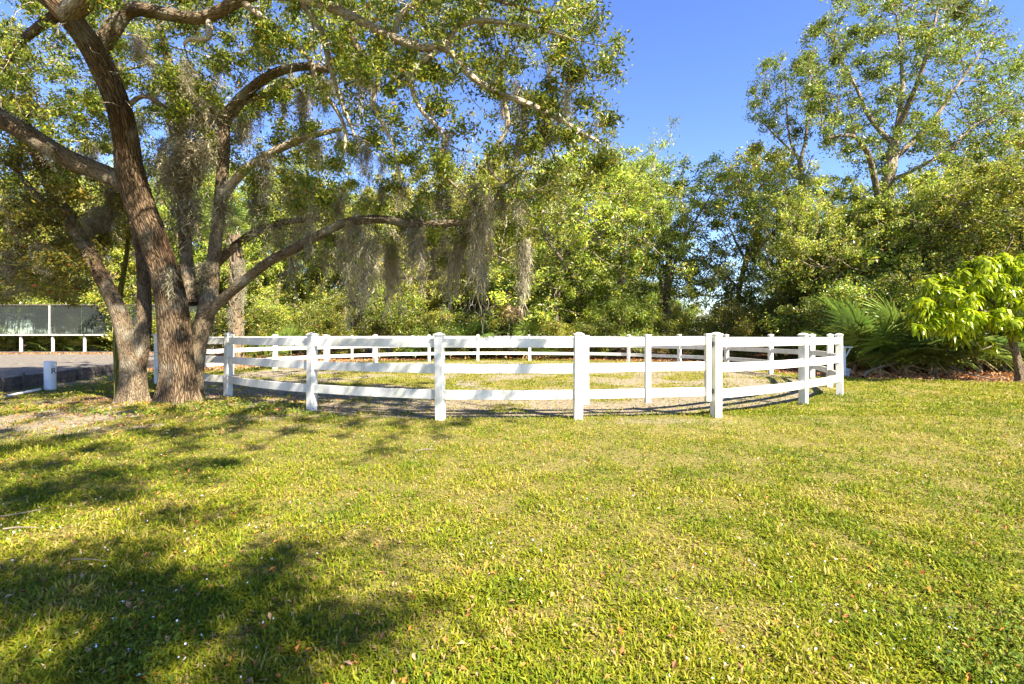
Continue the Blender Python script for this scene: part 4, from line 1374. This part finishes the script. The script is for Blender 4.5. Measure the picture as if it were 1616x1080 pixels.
def palmetto(x, y, sc, nf, nd, label, group, name="palmetto", z0=0.15, trunk=None):
    t = empty(name, (x, y, 0), rw.uniform(0, 6.28))
    tag(t, label, "palm", group)
    if trunk is None:
        v, q, k = tube([(0, 0, -.05), (.05, 0, .15), (.12, .03, .3)], [.10, .09, .06], 8, rough=.15)
        link("stem", quad_mesh("stem", v, q, vec=k, smooth=True), M['palm_trunk'], t)
    for i in range(nf + nd):
        dead = i >= nf
        o = link("dead_frond" if dead else "frond", (FD[rw.integers(2)] if dead else FR[rw.integers(3)]), None, t)
        el = rw.uniform(.15, 1.25) if not dead else rw.uniform(-1.35, -.3)
        o.location = (rw.normal(0, .08), rw.normal(0, .08), z0 + (0 if trunk else rw.uniform(0, .35) * sc))
        o.rotation_euler = (rw.normal(0, .25), -el, i * 2.4 + rw.uniform(-.3, .3))
        o.scale = [sc * rw.uniform(.8, 1.15)] * 3
    return t


def sabal(x, y, H, label, skirt=14, crown=20, boots=True, sc=1.2):
    t = palmetto(x, y, sc, crown, skirt, label, None, "sabal_palm", H, trunk=True)
    v, q, k = tube([(0, 0, -.1), (0.03, 0, H * .5), (0, 0, H)], [.20, .17, .17], 14, rough=.06)
    tr_ = link("trunk", quad_mesh("trunk", v, q, vec=k, smooth=True), M['palm_trunk'], t)
    if boots:
        nb = int(H * 16)
        bm_ = BOOT
        for i in range(nb):
            o = link("leaf_boot", bm_, None, t)
            a_ = i * 2.399
            z = .15 + (H - .2) * i / nb
            o.location = (math.cos(a_) * .16, math.sin(a_) * .16, z)
            o.rotation_euler = (0, .30, a_)
            o.scale = [rw.uniform(.8, 1.2)] * 3
    return t


qb = QB()
qb.add(np.array([(0, -.07, 0), (0, .07, 0), (.05, .05, .0), (.05, -.05, 0), (.02, -.045, .28), (.02, .045, .28), (.05, .03, .28), (.05, -.03, .28)], float),
       np.array([[0, 1, 5, 4], [1, 2, 6, 5], [2, 3, 7, 6], [3, 0, 4, 7], [4, 5, 6, 7]]))
BOOT = qb.mesh("leaf_boot"); BOOT.materials.append(M['palm_trunk'])

sabal((373 - CX) / F_PX * 21.5, 21.5, 5.6, "sabal palm with pale criss-cross leaf boots right of the oak trunks", skirt=0, crown=14)
spm = [(rw.normal(0, .16), -.1 + rw.normal(0, .12), rw.uniform(1.9, 4.6), rw.uniform(.8, 1.5), rw.uniform(.08, .13)) for _ in range(14)]
hang_moss([o_ for o_ in scene.objects if o_.name == "sabal_palm"][0], (0, 0, 0), spm, rw)
sabal((795 - CX) / F_PX * 29.9, 29.9, 3.6, "sabal palm with hanging skirt of dry tan fronds behind the pen", skirt=16, crown=16, boots=True, sc=1.35)
sabal((1440 - CX) / F_PX * 20.6, 20.6, 2.1, "palm with brown dead fronds in the shade left of the lime tree", skirt=10, crown=16, boots=False, sc=1.3)
for px_, Y, sc, nf, nd, lab in [
    (1385, 17.9, 1.7, 18, 5, "arching palmetto clump just right of the pen's corner post"), (1425, 17.9, 1.75, 18, 8, "palmetto with brown drooping fronds in the right undergrowth"), (1475, 17.8, 1.6, 16, 9, "palmetto with dead fronds left of the lime tree's trunk"),
    (1350, 19.2, 1.7, 14, 3, "palmetto behind the pen's right corner post"), (1545, 18.2, 1.6, 14, 5, "shaded palmetto under the lime-green tree"), (1600, 19., 1.6, 14, 2, "palmetto in deep shade behind the lime tree's trunk"),
    (690, 29.0, 1.7, 16, 3, "bright palmetto behind the fence post left of centre"), (735, 28.9, 1.8, 16, 4, "palmetto left of the dry palm skirt"), (830, 28.8, 1.6, 14, 6, "palmetto right of the dry palm skirt"), (655, 29.6, 1.7, 14, 2, "light green palmetto further left behind the fence"),
    (455, 25.5, 1.1, 12, 1, "low palmetto behind the left part of the pen"), (420, 24.0, 1., 10, 1, "small palmetto right of the sabal palm's trunk"),
    (25, 33.4, 1.1, 12, 3, "palmetto under the mirrors at the far left"), (80, 33.4, 1.1, 12, 1, "palmetto under the second mirror bay"), (135, 33.4, 1.1, 12, 1, "palmetto under the third mirror bay"), (190, 33.6, 1.1, 12, 1, "palmetto under the mirrors behind the twin-stem oak")]:
    palmetto((px_ - CX) / F_PX * Y, Y, sc, nf, nd, lab, "palmettos in the undergrowth")

# pale stand with a small board and a bucket, half hidden right of the pen
q = G(1353, 598)
st = empty("small_stand", (q[0], q[1] + .6, 0))
tag(st, "pale blue post with small flat board, half hidden right of the pen corner", "post")
o = link("post", bevel_box_mesh("post", .05, .05, .95, .004), M['pale_blue'], st)
o = link("board", bevel_box_mesh("board", .34, .22, .035, .004), M['pale_blue'], st); o.location = (.03, 0, .952)
o = link("brace", bevel_box_mesh("brace", .03, .03, .30, .003), M['pale_blue'], st); o.location = (.02, -.02, .66); o.rotation_euler = (0, .5, 0)
prof = [(.09, 0.0), (.12, .24), (.128, .24), (.128, .26), (.115, .26), (.085, .02), (0.001, .02)]
ns = 18
vv = np.array([[(r_ * math.cos(2 * math.pi * j / ns), r_ * math.sin(2 * math.pi * j / ns), z) for j in range(ns)] for r_, z in prof]).reshape(-1, 3)
qq = [[i * ns + j, i * ns + (j + 1) % ns, (i + 1) * ns + (j + 1) % ns, (i + 1) * ns + j] for i in range(len(prof) - 1) for j in range(ns)]
o = link("bucket", quad_mesh("bucket", vv, qq, smooth=True), M['pale_blue']); o.location = (q[0] + .14, q[1] + .75, 0.0)
tag(o, "pale blue bucket at the foot of the half-hidden post", "bucket")

# fallen limb and sticks
def stick(name, pts, r0, label, cat="stick"):
    s = smooth_line(pts, 3)
    v, q, k = tube(s, np.linspace(r0, r0 * .4, len(s)), 6, rough=.1)
    tag(link(name, quad_mesh(name, v, q, vec=k, smooth=True), M['stick']), label, cat)


def gs(px, py, z=.03):
    g = G(px, py)
    return (g[0], g[1], z)


stick("fallen_stick", [gs(5, 842), gs(30, 839, .03), gs(62, 840)], .007, "pale stick lying in the grass near the left edge")
stick("fallen_stick", [gs(0, 822), gs(35, 816, .03), gs(78, 808)], .006, "pale stick behind the other at the left edge")
stick("fallen_stick", [gs(112, 891), gs(140, 892, .035), gs(170, 894)], .004, "thin pale straw across the bright gap in the left shade")
stick("fallen_stick", [gs(655, 717), gs(670, 716, .05), gs(686, 714)], .010, "short pale stick on the lawn in front of the fence")
stick("fallen_limb", [(*G(1362, 598)[:2], .05), (G(1372, 594)[0], G(1372, 594)[1], .18), (G(1385, 588)[0], G(1385, 588)[1] - 1, .42)], .05, "fallen branch leaning up beside the half-hidden post", "branch")
stick("fallen_limb", [(*G(1500, 596)[:2], .35), (*G(1530, 600)[:2], .18), (*G(1570, 602)[:2], .05)], .035, "fallen grey branch at the wood's edge left of the lime tree", "branch")

# ------------------------------------------------------------------ grass, weeds, flowers, fallen leaves
rg = np.random.default_rng(99)


def scatter(n, y0, y1, pw, side=1.18):
    """Points in the widening view wedge, density falling with distance."""
    u = rg.random(n)
    y = (y0 ** (1 - pw) + u * (y1 ** (1 - pw) - y0 ** (1 - pw))) ** (1 / (1 - pw)) if pw != 1 else y0 * (y1 / y0) ** u
    x = rg.uniform(-1, 1, n) * (side * y + 0.5)
    return x, y


def pal2(n, lut, w, jit=.15):
    return palette(n, rg, lut, w, jit)


def blades(name, n, y0, y1, pw, Lr, Wf, label, extra=0):
    x, y = scatter(n, y0, y1, pw)
    if extra:
        ex_ = rg.uniform(-11, 11, extra); ey_ = rg.uniform(-2.0, 9, extra)
        k = (np.abs(ex_) > 1.18 * ey_ + .5) | (ey_ < y0)
        x, y = np.concatenate([x, ex_[k]]), np.concatenate([y, ey_[k]])
        n = len(x)
    g, s, l = ground_mix(x, y)
    clump = N1(x, y, 5.0, 2)
    bare = sstep(.60, .72, N2(x + 31, y - 17, 1.1, 3))
    keep = rg.random(n) < g * (0.30 + 1.1 * clump) * (1 - .5 * bare)
    x, y, clump = x[keep], y[keep], clump[keep]
    m = len(x)
    z = ground_h(x, y)
    dist = np.hypot(x, y)
    Ls = Lr * rg.uniform(.45, 1.3, m) * (0.4 + 1.1 * clump) * (1 + dist / 22)
    az = rg.uniform(0, 6.283, m)
    el = np.abs(rg.normal(.55, .42, m))
    d = np.stack([np.cos(az) * np.cos(el), np.sin(az) * np.cos(el), np.sin(el)], -1)
    sd_ = np.stack([-np.sin(az), np.cos(az), rg.normal(0, .3, m)], -1)
    W = (Wf * rg.uniform(.7, 1.4, m) * (1 + dist / 9))[:, None]
    b = np.stack([x, y, z - .004], -1)
    L_ = Ls[:, None]
    v = np.stack([b, b + d * L_ * .5 + sd_ * W + (0, 0, .006), b + d * L_ * np.array([1.0, 1.0, .8]), b + d * L_ * .5 - sd_ * W + (0, 0, .006)], 1).reshape(-1, 3)
    patch = N3(x, y, .8, 3)
    lut = np.array([(0.115, 0.17, 0.007), (0.205, 0.24, 0.009), (0.29, 0.28, 0.014), (0.41, 0.325, 0.10)])
    u = np.clip(rg.normal(0, .85, m) + 1.05 + (patch - .5) * 2.4 + (N2(x, y, 3.1, 2) - .5) * 2.2 + (clump < .4) * .3, 0, 3)
    i0 = np.minimum(u.astype(int), 2); f = (u - i0)[:, None]
    col = (lut[i0] * (1 - f) + lut[i0 + 1] * f) * (1 + rg.normal(0, .13, (m, 1)))
    me_ = quad_mesh(name, v, np.arange(m * 4).reshape(m, 4), np.clip(col, .01, .8))
    return tag(link(name, me_, M['grass']), label, "grass", kind="stuff")


blades("lawn_grass", 420000, 1.5, 9.0, 1.15, .050, .0027, "short sunlit yellow-green lawn grass in the foreground", extra=260000)
blades("pen_grass", 300000, 8.5, 30.0, 1.2, .046, .0040, "thin grass in and around the round pen")


def rosettes(name, n, y0, y1, pw, size, label, cols, where=None):
    """Small broad-leaved weeds: a few rounded leaves each."""
    x, y = scatter(n, y0, y1, pw, 1.1)
    g, s, l = ground_mix(x, y)
    k = rg.random(n) < (g * sstep(.42, .58, N2(x + 9, y, .7, 2)) if where is None else where(x, y))
    x, y = x[k], y[k]
    z = ground_h(x, y)
    cen, sz = [], []
    for a_, b_, c_ in zip(x, y, z):
        m = rg.integers(4, 9)
        sc = rg.uniform(.6, 1.4)
        for _ in range(m):
            cen.append((a_ + rg.normal(0, size * .8 * sc), b_ + rg.normal(0, size * .8 * sc), c_ + rg.uniform(.015, .05 + size * .6 * sc))); sz.append(size * sc)
    cen = np.array(cen); sz = np.array(sz)
    v, q = leaf_quads(cen, sz, rg, up=1.4, aspect=.62)
    me_ = quad_mesh(name, v, q, pal2(len(cen), cols, [1] * len(cols)))
    tag(link(name, me_, M['grass']), label, "weeds", kind="stuff")


WC = [(0.10, 0.16, 0.018), (0.15, 0.20, 0.022), (0.21, 0.24, 0.028)]
rosettes("lawn_weeds", 15000, 1.7, 9, 1.15, .017, "broad-leaved little weeds scattered through the lawn", WC)
rosettes("oak_foot_weeds", 9000, 7.0, 11.5, 1.0, .05, "leafy green weeds around the oak roots and along the fence foot", WC,
         where=lambda x, y: np.where((np.hypot((x + 5.6) / 2.2, (y - 9.0) / .9) < 1) | ((np.abs(np.hypot(x - PEN_C[0], y - PEN_C[1]) - PEN_R - .1) < .22) & (x < -1.5)), .55, 0) * (N1(x, y, 1.4, 2) > .47))

x, y = scatter(700, 1.8, 9, 1.3, 1.1)
k = (N3(x, y, .6, 2) > .48)
x, y = x[k], y[k]
cen = np.stack([x, y, ground_h(x, y) + rg.uniform(.03, .06, len(x))], -1)
V, Q = [], []
for j, s_ in enumerate((0, 1)):
    vv, qq = leaf_quads(cen + rg.normal(0, .003, cen.shape), np.full(len(cen), .009), rg, up=2.5, aspect=.9, fold=.1)
    V.append(vv); Q.append(qq + j * len(vv))
tag(link("lawn_flowers", quad_mesh("lawn_flowers", np.vstack(V), np.vstack(Q)), M['flower']), "tiny pale lilac flowers dotted over the near lawn", "flowers", kind="stuff")

LC = [(0.42, 0.16, 0.05), (0.34, 0.19, 0.09), (0.46, 0.31, 0.17), (0.20, 0.10, 0.05), (0.50, 0.20, 0.04)]


def litter(name, n, size, label, fn):
    x, y = fn(n)
    z = ground_h(x, y)
    cen = np.stack([x, y, z + rg.uniform(.006, .035, len(x))], -1)
    v, q = leaf_quads(cen, np.full(len(cen), size), rg, up=2.2, aspect=.5, fold=.3)
    tag(link(name, quad_mesh(name, v, q, pal2(len(cen), LC, [3, 3, 3, 2, 1.5])), M['litter']), label, "leaves", kind="stuff")


def lit_lawn(n):
    x, y = scatter(n, 1.8, 14, 1.2, 1.15)
    k = rg.random(n) < .35 + .65 * np.exp(-(((x + 5) / 4) ** 2 + ((y - 7) / 5) ** 2))
    k &= np.where(x < edge_x(y), False, True)
    return x[k], y[k]


def lit_oak(n):
    x = rg.uniform(-12, -1, n); y = rg.uniform(6.0, 12.5, n)
    k = (rg.random(n) < np.exp(-(((x + 7) / 3.8) ** 2 + ((y - 9.2) / 2.0) ** 2)) * N1(x, y, 1.2, 2) * 1.4) & (x > edge_x(y) + .15)
    return x[k], y[k]


def lit_wood(n):
    x = rg.uniform(-24, 22, n); y = rg.uniform(12.5, 36, n)
    g, s, l = ground_mix(x, y)
    k = (rg.random(n) < l) & (x > edge_x(np.minimum(y, 30)) + .3)
    return x[k], y[k]


litter("fallen_leaves", 6500, .034, "orange-brown fallen leaves scattered over the lawn", lit_lawn)
def lit_arena(n):
    y = rg.uniform(28.6, 30.1, n); x = rg.uniform(-36, -17.2, n)
    return x, y


litter("arena_leaves", 2500, .12, "orange leaves blown along the far side of the arena", lit_arena)
bpy.data.objects["arena_leaves"].location.z = .28
litter("oak_leaf_litter", 9000, .05, "dry brown leaves lying under the two oaks", lit_oak)
litter("leaf_litter", 52000, .12, "brown leaf litter along the foot of the wood", lit_wood)
